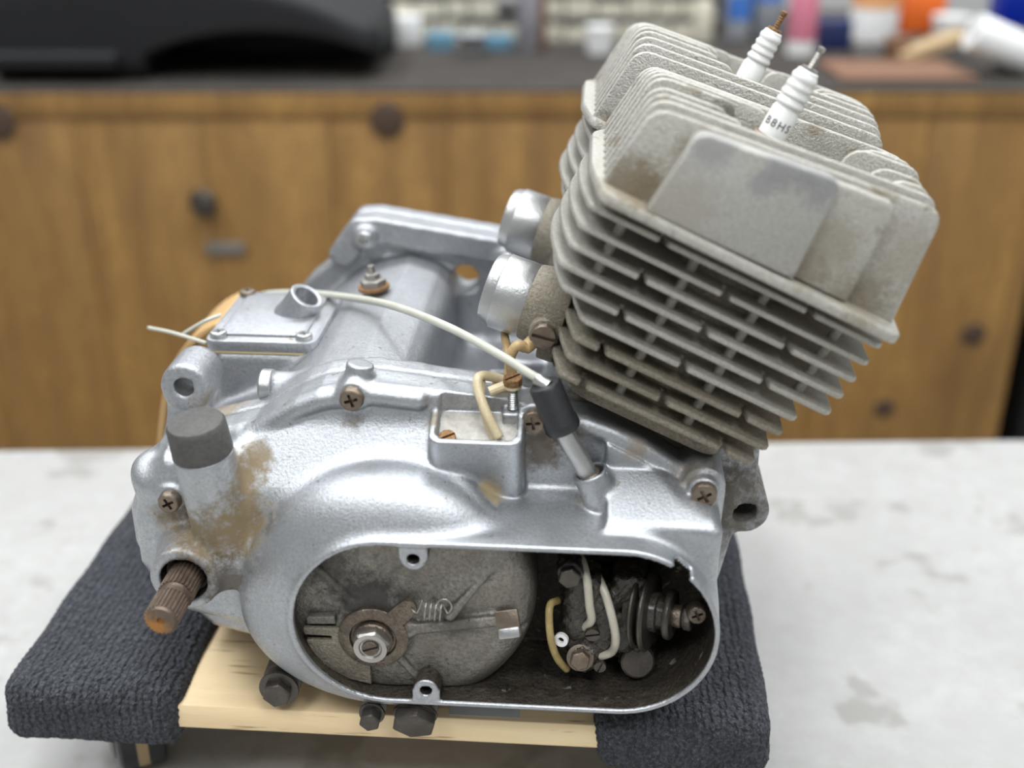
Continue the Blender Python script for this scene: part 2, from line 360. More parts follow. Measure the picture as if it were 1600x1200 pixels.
def d_cyl(x, y, z, p, q, r, rd=.8):
    """capped cylinder between p and q"""
    p = np.array(p, float); q = np.array(q, float); L = np.linalg.norm(q-p); a = (q-p)/L
    h = (x-p[0])*a[0]+(y-p[1])*a[1]+(z-p[2])*a[2]
    rr = np.sqrt(np.maximum((x-p[0]-h*a[0])**2+(y-p[1]-h*a[1])**2+(z-p[2]-h*a[2])**2, 0))
    return d_ext(rr-r, h, 0, L, rd)
def sdf_mesh(fn, lo, hi, h, iters=2):
    """naive surface nets, then a Newton step of each vertex onto the surface"""
    ax = [np.arange(lo[i], hi[i]+h, h, dtype=np.float32) for i in range(3)]
    F = np.ascontiguousarray(np.broadcast_to(fn(ax[0][:, None, None], ax[1][None, :, None], ax[2][None, None, :]), tuple(len(a) for a in ax)).astype(np.float32))
    S = F < 0; nx, ny, nz = F.shape
    cs = np.zeros((nx-1, ny-1, nz-1), np.uint8)
    for i in (0, 1):
        for j in (0, 1):
            for k in (0, 1): cs += S[i:nx-1+i, j:ny-1+j, k:nz-1+k]
    act = (cs > 0) & (cs < 8); idx = np.argwhere(act); n = len(idx)
    vid = -np.ones(act.shape, np.int32); vid[act] = np.arange(n)
    acc = np.zeros((n, 3)); cnt = np.zeros(n)
    cor = [(i, j, k) for i in (0, 1) for j in (0, 1) for k in (0, 1)]
    I, J, K = idx.T
    fv = {c: F[I+c[0], J+c[1], K+c[2]] for c in cor}
    for c in cor:
        for d in range(3):
            if c[d] == 0:
                e = list(c); e[d] = 1; e = tuple(e); a, b = fv[c], fv[e]; m = (a < 0) != (b < 0)
                t = np.where(m, a/np.where(a == b, 1, a-b), 0); p = np.zeros((n, 3)); p += c; p[:, d] += t
                acc[m] += p[m]; cnt[m] += 1
    V = (idx+acc/cnt[:, None])*h+np.array(lo)
    Q = []
    for d in range(3):
        sl0 = [slice(None)]*3; sl1 = [slice(None)]*3; sl0[d] = slice(0, -1); sl1[d] = slice(1, None)
        a, b = S[tuple(sl0)], S[tuple(sl1)]; ed = np.argwhere(a != b); inside = a[tuple(ed.T)]
        o = [q for q in range(3) if q != d]; ok = (ed[:, o[0]] > 0) & (ed[:, o[1]] > 0) & (ed[:, o[0]] < act.shape[o[0]]) & (ed[:, o[1]] < act.shape[o[1]])
        ed = ed[ok]; inside = inside[ok]; q = []
        for da, db in ((-1, -1), (0, -1), (0, 0), (-1, 0)):
            c = ed.copy(); c[:, o[0]] += da; c[:, o[1]] += db; q.append(vid[tuple(c.T)])
        q = np.stack(q, 1); flip = inside if d != 1 else ~inside
        q[~flip] = q[~flip][:, ::-1]; Q.append(q)
    Q = np.concatenate(Q)
    for _ in range(iters):
        x, y, z = V.T; f0 = fn(x, y, z); e = h*.25
        g = np.stack([(fn(x+e, y, z)-fn(x-e, y, z)), (fn(x, y+e, z)-fn(x, y-e, z)), (fn(x, y, z+e)-fn(x, y, z-e))], 1)/(2*e)
        st = (f0/np.maximum((g**2).sum(1), .15))[:, None]*g; ln = np.linalg.norm(st, axis=1, keepdims=True)
        V = V-st*np.minimum(1, .6*h/np.maximum(ln, 1e-9))*.9
    me = bpy.data.meshes.new('casting'); me.vertices.add(n); me.vertices.foreach_set('co', V.astype(np.float32).ravel())
    me.loops.add(Q.size); me.loops.foreach_set('vertex_index', Q.astype(np.int32).ravel())
    me.polygons.add(len(Q)); me.polygons.foreach_set('loop_start', np.arange(0, Q.size, 4, dtype=np.int32)); 
    me.update(calc_edges=True); me.validate(); return me

# ================================================================== setting: floor, wall, table
def struct(name, me, material): 
    o = link_mesh(name, me, material, None, None, 35, 'local'); o.location = (0, 0, LIFT*.001); return tag(o, kind='structure')
struct('floor', MB().box((-3500, -3000, -LIFT-40), (3500, 3200, -LIFT)).mesh(), 'floor_paint')
wb = MB().box((-2600, 0, -LIFT), (2600, 60, 2900-LIFT)).mesh(); wb.transform(Matrix.Translation((0, 2050, 0)) @ Matrix.Rotation(R(4.1), 4, 'Z'))
struct('wall_back', wb, 'wall_paint')
H = 2900-LIFT
struct('wall_left', MB().box((-2460, -2600, -LIFT), (-2400, 2300, H)).mesh(), 'wall_paint')
struct('wall_right', MB().box((2400, -2600, -LIFT), (2460, 2300, H)).mesh(), 'wall_paint')
struct('wall_front', MB().box((-2460, -2660, -LIFT), (2460, -2600, H)).mesh(), 'wall_paint')
struct('ceiling', MB().box((-2460, -2660, H), (2460, 2400, H+60)).mesh(), 'ceiling_paint')

EY = R(5.4)
table = thing('work_table', 'pale grey worn table top under the carpeted dolly', 'table', (0, 100, -LIFT))
mb = MB(); Xt = Matrix.Translation((0, 411, 0)) @ Matrix.Rotation(EY, 4, 'Z')
mb.box((-1200, -1000, TABLE-38), (1200, 0, TABLE), Xt); link_mesh('table_top', mb.mesh(3), 'concrete', table)
for sx in (-1, 1):
    for yy in (-940, -60):
        mb = MB().box((sx*1120-30, yy-30, -LIFT), (sx*1120+30, yy+30, TABLE-38), Xt); link_mesh('leg', mb.mesh(2), 'shelf_grey', table)

# ================================================================== the engine
ENG = thing('motorcycle_engine', 'dirty two-cylinder motorcycle engine with finned cylinders on a carpeted dolly', 'engine', (-30, 120, -62))
T = R(25.34); cT, sT = math.cos(T), math.sin(T)
MU = Matrix(((cT, 0, sT, 0), (0, 1, 0, 0), (-sT, 0, cT, 0), (0, 0, 0, 1)))          # (u, y, v) -> engine
MH = MU @ Matrix(((1, 0, 0, 0), (0, 0, -1, 0), (0, 1, 0, 0), (0, 0, 0, 1)))          # (u, v, -y) -> engine
def UV(u, y, v): return MU @ Vector((u, y, v))

# ---- side cover -------------------------------------------------------------
FL = [(-144, 54), (-122, 60), (-104, 65), (-95, 71), (-85, 77), (-76, 81), (-58, 84), (-38, 82), (0, 77.5), (17, 73), (29, 72), (40, 68), (52.5, 61.5), (67, 51.5), (80, 47), (85, 40),
      (83.5, 5), (78, -22), (62, -37), (43, -40.5), (-46, -42), (-82, -45), (-110, -42), (-132, -36), (-156, -10), (-161, 6), (-161, 22), (-154, 40)]
LB = [(-139, 55), (-150, 43), (-155, 24), (-155, 4), (-143, -19), (-108, -27), (-95, 0), (-97, 40), (-106, 58)]
def stadium(x, z): return d_seg(x, z, (-46.5, -.3), (43.5, -.3))
TH = R(17.4)
def box_frame(y, z):
    """pocket frame: origin at the middle of its tilted rim"""
    dy, dz = y-35, z-71.8; return dy*math.cos(TH)+dz*math.sin(TH), -dy*math.sin(TH)+dz*math.cos(TH)
def cavity(x, y, z):
    q = stadium(x, z); rr = np.sqrt((x+48)**2+((z+3)*np.where(z > -3, 1.0, 1.2))**2)
    inner = np.maximum(np.minimum(q-(36.4+.03*np.clip(y, 0, 60)), (rr-(50-22*np.exp(-(np.clip(y-2, 0, 60)/8)**1.3)))*.8), 3-y)
    return np.maximum(np.minimum(q-36.4, inner), y-45)
def cover(x, y, z):
    yc = np.clip(y, 0, 60); q = stadium(x, z)
    tube = d_ext(q-(38.4+.045*yc), y, 0, 57, .9)
    rr = np.sqrt((x+48)**2+((z+5.4)*np.where(z > -5.4, 1.0, 1.36))**2)
    dome = d_ext((rr-(62.3-25*np.exp(-(yc/7)**1.3)))*.7, y, 0, 57, 2)
    d = smin(tube, dome, 4)
    fl = d_ext(d_poly(x, z, FL), y, 41, 57.4, 3.2)
    # upper sloping face left of the pocket
    slope = smax((z-63)*.60-(y-34)*.80, (34-y)*.80-(63-z)*.60, 5)
    face = smax(smax(smax(slope, (x+31.7)*.755+(z-68)*.656, 4), -(x+112), 6), smax(d_poly(x, z, FL)+1.5, smax(40+.9*np.minimum(x+80, 0)-z, 20-y, 3), 4), 4)
    face = np.maximum(face, y-57)
    d = smin(d, fl, 5); d = smin(d, face, 3.5)
    # right hand shoulder, sloping from the flange down to the tube
    sh = (z-46)*.90-(y-22)*.44; sh = smax(smax(sh, -(x-37), 2), smax(d_poly(x, z, FL)+3.5, np.maximum(y-57, 12-y), 4), 3)
    d = smin(d, sh, 4)
    # rounded rim ridge along the flange
    rid = None
    for a, b in zip(FL[2:7], FL[3:8]):
        e = np.sqrt(d_seg(x, z, (a[0]+.6, a[1]-4.5), (b[0]+.6, b[1]-4.5))**2+(y-41.5)**2)-4.2; rid = e if rid is None else np.minimum(rid, e)
    for a, b in zip(FL[9:13], FL[10:14]):
        e = np.sqrt(d_seg(x, z, (a[0], a[1]-3.5), (b[0], b[1]-3.5))**2+(y-42)**2)-4.0; rid = np.minimum(rid, e)
    d = smin(d, rid, 1.8)
    # left hand body with kick shaft boss, filler neck and its screw
    lb = d_ext(d_poly(x, z, LB), y, 27, 57, 7); d = smin(d, lb, 6)
    wv = np.sqrt((x-np.clip(x, -147, -140))**2+((y-38)*.8)**2+(z-41+.35*(x+147))**2)-8; d = smin(d, wv, 7)
    kb = d_cyl_y(x, y, z, (-128.5, 10.5), 13.6, 9, 50, 20, 1.2); d = smin(d, kb, 4)
    d = smin(d, d_cyl(x, y, z, (-113.5, 26, 4), (-118.2, 20, 63), 11.6, .8), 4)
    d = smin(d, d_cyl_y(x, y, z, (-135.5, 38), 5.6, 25, 50), 3)
    # screw bosses
    d = smin(d, d_cyl_y(x, y, z, (-62.5, 79.5), 6.2, 38, 57), 2.5)
    d = smin(d, d_cyl(x, y, z, (-62.5, 46, 79.5), (-60.5, 47, 90), 5.5), 3)
    d = smin(d, d_cyl_y(x, y, z, (8, 71), 6.6, 40, 57), 2.5)
    d = smin(d, d_cyl_y(x, y, z, (75.2, 47.5), 8.4, 33, 57), 3)
    d = smin(d, d_cyl_y(x, y, z, (74.7, 48), 6.0, 28, 57), 1.5)
    # terminal pocket
    by, bz = box_frame(y, z)
    bo = d_box(x, by, bz, (-13.5, 0, -15), (18.2, 11.8, 15), 4.5); bo = np.where(bz > -3, np.maximum(bo, bz), bo)
    bo = np.maximum(d_box(x, by, bz, (-13.5, 1, -18), (18.2, 12.8, 22), 4.5), bz)
    d = smin(d, bo, 2.2)
    bi = np.maximum(d_box(x, by, bz, (-13.5, .6, 0), (15.6, 9.6, 11.5), 3.5), -bz-7+.33*by); d = np.maximum(d, -bi)
    d = np.minimum(d, np.maximum(d_box(x, by, bz, (.2, 8.2, -6), (4.6, 3.8, 6), 1), bz))
    # cable boss
    cb = d_cyl(x, y, z, (37.5, 31, 37.5), (30.5, 31, 54), 7.0, .6); d = smin(d, d_ext(np.maximum(d_poly(x, z, FL)+5.5, 36.5-x), y, 36.5, 57, 1.2), 1.5)
    d = smin(d, cb, 2.0); d = np.maximum(d, -d_cyl(x, y, z, (32.3, 31, 49), (29, 31, 60), 5.4))
    # hollows
    d = np.maximum(d, -cavity(x, y, z))
    d = np.maximum(d, -d_cyl_y(x, y, z, (-128.5, 10.5), 9.6, 0, 24))
    for c in ((-35, 30.3), (-32.1, -31.8)):
        d = smin(d, d_ext(np.minimum(np.sqrt((x-c[0])**2+(z-c[1])**2)-5.0, np.maximum(np.abs(x-c[0])-5.6, np.maximum(np.abs(z-c[1]-math.copysign(4, c[1]))-4.5, q-37.5))), y, .6, 16, .7), 1.2)
        d = np.maximum(d, -d_cyl_y(x, y, z, c, 2.4, -2, 9))
    # chipped notch in the rim
    xr = (x-67)*.77+(z-31)*(-.64); zr = (x-67)*.64+(z-31)*.77
    d = np.maximum(d, -d_box(xr, y, zr, (0, 0, -1), (4.2, 6.5, 4.6), 1.2))
    return d
cm = sdf_mesh(cover, (-168, -3, -60), (94, 61, 96), 1.0)
n = len(cm.polygons); ctr = np.empty(n*3, np.float32); cm.polygons.foreach_get('center', ctr); ctr = ctr.reshape(-1, 3)
by_, bz_ = box_frame(ctr[:, 1], ctr[:, 2])
mi = np.where((cavity(*ctr.T) < .8) & (ctr[:, 1] > 1.4), 1, 0)
mi = np.where((np.abs(ctr[:, 0]+13.5) < 15) & (np.abs(by_) < 9.5) & (bz_ < -2.5) & (bz_ > -12) & (np.abs(-bz_-7+.33*by_) < 1), 2, mi)
mi = np.where((np.hypot(ctr[:, 0]+128.5, ctr[:, 2]-10.5) < 10.2) & (ctr[:, 1] > 10), 1, mi)
side_cover = link_mesh('side_cover', cm, 'cover', ENG, 'silver side cover with an open oval window', 180)
cm.materials.append(M['cover_in']); cm.materials.append(M['corr']); cm.polygons.foreach_set('material_index', mi.astype(np.int32))

# cover screws and fittings
FW = (0, -1, 0)
screw('cover_screw', (-62.5, 38.4, 79.5), FW, 4.9, 4.2, 'cross', 'screw', side_cover, .3)
screw('cover_screw', (8, 40.2, 71), FW, 4.9, 3.6, 'cross', 'screw', side_cover, .1)
screw('cover_screw', (74.7, 28.4, 48), FW, 5.2, 3.6, 'cross', 'screw', side_cover, .5)
screw('cover_screw', (-135.5, 25.3, 38), FW, 4.6, 4.4, 'cross', 'screw', side_cover, .5)
X = frame((-118.1, 20.1, 62), (-4.1, -6, 55))
link_mesh('filler_plug', MB().lathe([(10.9, -4), (11.2, .5), (11.7, 1.2), (11.3, 13.2), (10.4, 14.6), (0, 14.7)], 36, X).mesh(), 'oldrubber', side_cover, 'black rubber filler plug')
# pocket contents
def pocket(x, by, bz): return Vector((x, 35+by*math.cos(TH)-bz*math.sin(TH), 71.8+by*math.sin(TH)+bz*math.cos(TH)))
screw('rusty_screw', pocket(-25, -4.5, -6), (0, -.45, .9), 3.5, 2.6, 'slot', 'rust', side_cover, .5, 'rusty slotted screw')
link_mesh('screw_boss', MB().lathe([(4, -6), (3.8, 0)], 20, frame(pocket(-25, -4.5, -6), (0, -.3, .95))).mesh(.3), 'cover', side_cover)
p0 = pocket(-.3, 8.2, 0)
st = MB(); hh = 11.0
st.lathe([(2.1 if k % 2 else 1.75, hh*k/24) for k in range(25)], 14, frame(p0, (0, 0, 1))); link_mesh('threaded_stud', st.mesh(), 'zinc', side_cover)
screw('rusty_screw', p0+Vector((0, 0, 11)), (0, -.15, 1), 3.8, 2.8, 'slot', 'rust', side_cover, .7, 'rusty slotted terminal screw')

# kick shaft with splines
def splined(r, r2, n, y0, y1, c):
    v = []; m = n*4
    for i in range(m): a = 2*math.pi*i/m; q = r if i % 4 in (0, 1) else r2; v.append((q*math.cos(a), q*math.sin(a)))
    return v
ks = MB(); X = frame((-128.5, 26, 10.5), FW)
ks.prism(splined(7.0, 6.45, 26, 0, 0, 0), 8, 27, X); ks.lathe([(6.5, 26.5), (6.1, 27.2), (5.9, 29), (6.1, 31), (6.5, 31.5)], 30, X); ks.prism(splined(6.7, 6.15, 26, 0, 0, 0), 31.2, 42.6, X)
ks.lathe([(6.2, 42.5), (5.4, 43.6), (1.5, 43.6), (1.2, 41.8), (0, 41.8)], 30, X, False)
link_mesh('kick_shaft', ks.mesh(), 'rustshaft', ENG, 'rusty splined kick-start shaft', 25)
link_mesh('shaft_seal', MB().lathe([(9.4, 0), (9.4, 9), (8.6, 9.6), (7.2, 9), (7.0, 0)], 30, frame((-128.5, 24, 10.5), FW)).mesh(), 'rubber', ENG, 'black rubber oil seal')

# ---- crankcase ---------------------------------------------------------------
CC = [(-126, -55), (-150, -42), (-158, -8), (-160, 18), (-146, 42), (-118, 53), (-100, 63), (-82, 76), (-64, 81), (-50, 76), (-38, 52), (-26, 36), (0, 34), (10, 48), (14, 88), (93, 51), (95, 25), (88, -12), (78, -42), (58, -55)]
FAR = [(-150, -30), (-158, 20), (-120, 66), (-100, 82), (-90, 95), (-82, 95.5), (-12, 84.5), (20, 76), (70, 45), (80, -30)]
def crankcase(x, y, z):
    d = d_ext(d_poly(x, z, CC), y, 58, 222, 5)
    d = np.minimum(d, d_ext(d_poly(x, z, [(a*.998, b) for a, b in FL]), y, 57.6, 68, 1.2)) if True else d
    # gearbox barrel
    d = smin(d, d_cyl_y(x, y, z, (-67, 36), 43.5, 60, 214, None, 6), 7)
    # deep well between gearbox and cylinders
    well = d_box(x, y, z, (-16, 136, 62), (24-.0, 66, 28), 8); d = smax(d, -well, 6)
    # far flange web with its hole
    fr = d_ext(d_poly(x, z, FAR), y, 205, 223, 1.5); d = smin(d, fr, 4)
    rimf = None
    for a, b in zip(FAR[3:7], FAR[4:8]):
        e = np.maximum(np.abs(d_seg(x, z, a, b)-3)-3.5, np.abs(y-212)-13); rimf = e if rimf is None else np.minimum(rimf, e)
    d = smin(d, rimf, 2)
    for c in ((-87, 92), (-14, 82)): d = smin(d, d_cyl_y(x, y, z, c, 6.5, 196, 224), 2)
    d = np.maximum(d, -d_cyl_y(x, y, z, (-36.5, 69), 7.2, 190, 240))
    d = np.maximum(d, -np.maximum(np.maximum(np.abs(y-214)-.7, -(d_poly(x, z, FAR)+2.2)), np.abs(x+45)-62))
    # housing under the square plate, rear lug, cross tube
    d = smin(d, d_box(x, y, z, (-115, 128, 38), (23.5, 31, 33), 4), 5)
    d = smin(d, d_cyl_y(x, y, z, (-139.5, 69), 10, 64, 86, None, 1.5), 3)
    d = smin(d, d_ext(d_seg(x, z, (-140, 66), (-146, 30))-8, y, 66, 84, 3), 6)
    d = smin(d, d_cyl(x, y, z, (-104, 72, 67), (-78, 72, 67), 6.4), 3)
    d = np.maximum(d, -d_cyl_y(x, y, z, (-139.5, 69), 4.3, 50, 100))
    # front mounting lug, lower right
    d = smin(d, d_cyl_y(x, y, z, (96, 20), 10.5, 62, 96), 4); d = smin(d, d_box(x, y, z, (88, 80, 34), (12, 20, 18), 3), 4)
    d = np.maximum(d, -d_cyl_y(x, y, z, (96, 20), 5.2, 50, 130))
    # bosses inside the well
    d = smin(d, d_cyl(x, y, z, (4, 92, 30), (4, 92, 58), 10, 3), 6); d = smin(d, d_cyl(x, y, z, (-4, 150, 30), (-2, 150, 52), 12, 3), 8)
    d = smin(d, d_box(x, y, z, (-4, 72, 64), (9, 6, 12), 2), 4)
    for c, r in (((-97, -47.5), 8.5), ((-56.2, -51.3), 5.6), ((-38.5, -51), 9)): d = smin(d, d_cyl_y(x, y, z, c, r, 54, 80), 3)
    # feet
    for c in ((-115, 85), (-115, 205), (15, 85), (15, 205)): d = smin(d, d_box(x, y, z, (c[0], c[1], -55), (14, 10, 6.9), 2), 3)
    d = smax(d, -(z+51.2-np.where(x < 30, 12, 0)), 1)
    return d
ccm = sdf_mesh(crankcase, (-172, 52, -66), (116, 228, 104), 1.7)
crank = link_mesh('crankcase', ccm, 'case', ENG, None, 180)
# square inspection plate on the gearbox
pl = MB().prism(rrect(-141, 97, -91, 159, 5), 71.2, 76.2).mesh(.7); plate = link_mesh('inspection_plate', pl, 'case', ENG)
link_mesh('raised_field', MB().prism(rrect(-136, 103, -97, 153, 4), 76, 77.4).mesh(.5), 'case', plate)
link_mesh('gasket', MB().prism(rrect(-140.6, 97.4, -91.4, 158.6, 5), 70.2, 71.3).mesh(), 'yellowed', plate)
for x, y in ((-135.5, 102), (-97, 102), (-137, 154)): screw('plate_screw', (x, y, 76.2), (0, 0, 1), 3.8, 2.6, 'cross', 'zinc' if y < 120 else 'screw', plate, .4)
sx = MB(); Xs = frame((-108, 132, 76), (.55, -.16, .82)); sx.lathe([(9.5, -3), (8.6, 1), (8.0, 11.5), (7.3, 12), (5.8, 11.6), (5.5, 2), (0, 2)], 28, Xs, False); link_mesh('vent_stub', sx.mesh(), 'case', plate)
# cap on the cross tube
link_mesh('end_cap', MB().lathe([(6.3, 0), (7.2, .4), (7.2, 4.6), (6.4, 5.4), (0, 5.4)], 28, frame((-103.5, 72, 67), (-1, 0, 0))).mesh(), 'zinc', crank)
# neutral switch on the barrel
ns = at_y(583, 440, 150); sw = MB(); Xn = frame(ns, (-.1, 0, 1)); sw.lathe([(7, -4), (7, -2)], 20, Xn); sw_o = link_mesh('switch', MB().lathe([(6.2, -2.2), (6.2, 1), (3.8, 1.5), (3.6, 4), (1.8, 4.4), (1.8, 8), (0, 8)], 6, Xn).mesh(), 'steel', ENG, None, 25)
link_mesh('sealing_ring', MB().lathe([(7.6, -3.4), (7.6, -2)], 24, Xn).mesh(), 'rust', sw_o)
for c in ((-87, 92), (-14, 82)): screw('far_screw', (c[0], 196.4, c[1]), FW, 4.6, 3.5, 'cross', 'zinc', crank)

# lower bolts and drain plug
for c, r, y0 in (((-97, -47.5), 8.6, 22), ((-56.2, -51.3), 5.8, 14), ((-38.5, -52), 9.4, 16)):
    link_mesh('lug', MB().lathe([(r, 0), (r*.96, 60-y0)], 26, frame((c[0], 60, c[1]), FW)).mesh(.8), 'darksteel', ENG)
hexbolt('sump_bolt', (-97, 16, -47.5), FW, 6.2, 5, 'darksteel', ENG, 8.5, None, 14)
hexbolt('sump_bolt', (-56.2, 8, -51.3), FW, 4.6, 6, 'darksteel', ENG, 5.4, None, 14)
hexbolt('drain_plug', (-38.5, 10, -52.5), (0, -.93, -.36), 9.4, 6.0, 'darksteel', ENG, 9.2, 'dark hexagonal drain plug', 12)

# ---- inside the oval window: oily alloy plate, lever, spring, nut --------------
def rotor(x, y, z):
    r = np.sqrt((x+46)**2+(z-6)**2); d = d_ext(r-57, y, 9.5+.0015*r*r*0, 43, 11)
    def rib(a, b, w, yf, k=2.): return d_ext(d_seg(x, z, a, b)-w, y, yf, 20, .8)
    for a, b, w, yf in (((-76, 22), (-60, 4), 1.5, 6.6), ((-44, -8), (-4, -1), 2.4, 6.2), ((-46, -18), (-36, -31), 1.5, 6.6)): d = smin(d, rib(a, b, w, yf), 1.5)
    d = smin(d, d_cyl_y(x, y, z, (-53, -8), 15, 7.0, 20), 4)
    # cast hook for the spring
    t = np.clip(((x+22)*17+(z-3)*20)/(17*17+20*20), 0, 1); e = np.sqrt((x+22-17*t)**2+(z-3-20*t)**2+((y-4.5-5*t))**2)-(2.4-1.6*t); d = smin(d, e, 2.5)
    e2 = np.sqrt((x+24-15*t)**2+(z-7-16*t)**2+((y-9.5)*1.6)**2)-(4.5-3.5*t); d = smin(d, e2, 3)
    d = np.maximum(d, cavity(x, y, z)+.4)
    # slot under the bent tab
    d = np.maximum(d, -d_box(x, y, z, (2.5, 10, -7.5), (4.6, 5, 1.6), .5))
    return d
rm = sdf_mesh(rotor, (-106, 2, -54), (14, 46, 66), 1.0); rot_o = link_mesh('clutch_cover_plate', rm, 'rotor', ENG, 'oily alloy plate inside the window', 180)
X = frame((-53, 7, -10.5), FW)
hub = MB(); hub.lathe([(14, 0), (14, 1.8), (13.2, 2.4), (9.5, 2.6), (9, 1.4), (0, 1.4)], 40, X, False)
lever = link_mesh('release_lever', hub.mesh(), 'bush', ENG, 'brown greasy release lever')
arm = MB(); arm.prism(round_poly([(-49, 0), (-43, -6), (-34.5, 3.5), (-36, 8.2), (-40.5, 8.4)], [0, 0, 3, 3, 3]), -6.4, -4.4, Matrix(((1, 0, 0, 0), (0, 0, -1, 0), (0, 1, 0, 0), (0, 0, 0, 1))).inverted() if False else Matrix(((1, 0, 0, 0), (0, 0, 1, 11), (0, 1, 0, 0), (0, 0, 0, 1))))
link_mesh('arm', arm.mesh(.4), 'bush', lever)
link_mesh('washer', MB().lathe([(8.0, 2), (8.0, 3.6), (7.4, 4.2), (4, 4.2)], 30, X, False).mesh(), 'bush', lever)
nut = MB(); hp = hexpts(7.8, .25); nut.prism(hp, 4, 7.6, X); nut.add([(x*.99, y*.99, 7.6) for x, y in hp]+[(x*.9, y*.9, 8.8) for x, y in hp], [(i, (i+1) % 6, (i+1) % 6+6, i+6) for i in range(6)], X)
nut.lathe([(6.6, 8.8), (4.6, 8.8), (4.3, 8.0), (3.4, 8.0)], 24, X, False); link_mesh('hex_nut', nut.mesh(.25), 'steel', lever)
screw('adjuster_stud', X @ Vector((0, 0, 7.3)), FW, 3.5, 1.5, 'slot', 'bush', lever, .35)
def XZ(y0): return Matrix(((1, 0, 0, 0), (0, 0, 1, y0), (0, 1, 0, 0), (0, 0, 0, 1)))     # local (x, z) outline, thickness along +y
sec = MB().prism(round_poly([(-81.3, -7.6), (-67, -7.0), (-58, -14), (-55.2, -22), (-55.2, -34.2), (-64, -32), (-73, -26.5), (-78.5, -19), (-80.4, -13.5), (-70, -13), (-70, -11), (-80.8, -10.8)], .6), 0, 2.0, XZ(6.0))
link_mesh('quadrant_plate', sec.mesh(.3), 'fin_low', ENG)
link_mesh('guide_bar', MB().prism(round_poly([(-79.5, -5.6), (-68, -5.0), (-68.2, -1.4), (-79.2, -2.2)], .5), 0, 3, XZ(6)).mesh(.4), 'rotor', ENG)
# spring
sp = []
a, b = Vector((-37.2, 4.2, 5.4)), Vector((-22.6, 3.6, 5.2)); ax = (b-a).normalized(); n1 = Vector((0, 1, 0)); n2 = ax.cross(n1)
sp.append(a); sp.append(a+Vector((2.5, -1.2, -1.4)))
for i in range(0, 4*14): t = i/(4*14-1); an = 2*math.pi*4*t; sp.append(a+ax*(4.5+8*t)+(n1*math.sin(an)*.8+n2*math.cos(an))*4.0+Vector((0, -1.2, .6)))
for i in range(12): an = -1.2+i*.5; sp.append(b+Vector((-1.2+2.8*math.cos(an), -1.6, 3.4+3.3*math.sin(an))))
link_mesh('return_spring', MB().tube(spline(sp, 2), .36, 6).mesh(), 'steel', ENG, 'thin coiled return spring', 180)
# bent tab
tb = MB(); Xq = Matrix.Translation((.6, 6.5, -1.5)) @ Matrix.Rotation(R(-12), 4, 'Y') @ Matrix.Rotation(R(-26), 4, 'X')
tb.prism(rrect(-4.6, -5.5, 4.6, 5.5, .8), 0, 1.6, Xq @ Matrix.Rotation(R(90), 4, 'X')); tab = link_mesh('bent_tab', tb.mesh(.3), 'screw', ENG)
link_mesh('tab_lip', MB().box((-4.3, -2.6, -5.6), (4.3, .2, -1.2), Xq).mesh(.8), 'zinc', tab, 'bright bare metal lip')

# ---- oil pump on the right of the window ----------------------------------------
pump_blobs = [((33, 26, -4), 15), ((30, 22, 8), 9), ((42, 24, -12), 12), ((32, 24, -20), 9), ((48, 26, 6), 10), ((30, 24, -12), 11), ((26, 26, 14), 7)]
def pumpf(x, y, z):
    d = None
    for c, r in pump_blobs:
        e = d_box(x, y, z, c, (r*.72, r*.8, r*.75), r*.3); d = e if d is None else smin(d, e, 3)
    d = smin(d, d_cyl_y(x, y, z, (24, 17.5), 5.2, 14, 44), 2)
    d = smin(d, d_cyl(x, y, z, (52, 21, -27), (50, 30, -24), 7.2), 2)
    d = smin(d, d_cyl_y(x, y, z, (30, -22.5), 6, 12, 44), 3)
    d = smin(d, d_box(x, y, z, (40, 34, -22), (20, 8, 9), 3), 4)
    d = d+.5*np.sin(x*.9+1.3)*np.sin(z*.8)*np.sin(y*.7)+.35*np.sin(x*1.9+z*.7)*np.sin(z*2.1+y)
    return d
pm = sdf_mesh(pumpf, (8, 4, -42), (66, 46, 28), 1.0); pump = link_mesh('oil_pump', pm, 'grime', ENG, 'dark greasy oil pump body', 180)
link_mesh('cap', MB().lathe([(7, 0), (7, 2.4), (6.2, 3), (0, 3)], 26, frame((52, 20.5, -27.3), (.15, -.9, .35))).mesh(), 'darksteel', pump)
hexbolt('banjo_bolt', (29, 11.5, -20.5), (0, -.75, .3), 4.2, 5, 'screw', pump, 5.5)
hexbolt('pump_bolt', (24, 13.8, 17.5), FW, 4.6, 3.6, 'darksteel', pump)
screw('pump_screw', (33.5, 11.6, -8), FW, 3.0, 1.8, 'slot', 'darksteel', pump, .2)
screw('pump_screw', (37, 12, -24), FW, 2.6, 1.6, 'slot', 'darksteel', pump, 1.2)
link_mesh('white_bush', MB().lathe([(1.2, 0), (2.9, 0), (2.9, 1.6), (1.3, 1.6), (1.2, .2)], 24, frame((21.5, 12.6, -12.2), (-.25, -.95, .1)), False).mesh(), 'ceramic', pump, 'small white plastic bush')
Xp = frame((51, 22, -3), (.93, -.30, .06))
for h0, r in ((0, 15.5), (4.2, 16.5)):
    link_mesh('pulley_disc', MB().lathe([(3, h0), (r-1, h0), (r, h0+.7), (r, h0+1.5), (r-1, h0+2.2), (3, h0+2.2)], 44, Xp).mesh(), 'darksteel', pump)
link_mesh('pulley_boss', MB().lathe([(8, -4), (8, 9), (6.5, 9.5), (6.5, 13)], 28, Xp).mesh(.3), 'grime', pump)
link_mesh('pulley_collar', MB().lathe([(3, 12.6), (9.6, 12.6), (10, 13.2), (10, 14.6), (9.4, 15.2), (3, 15.2)], 32, Xp).mesh(), 'darksteel', pump)
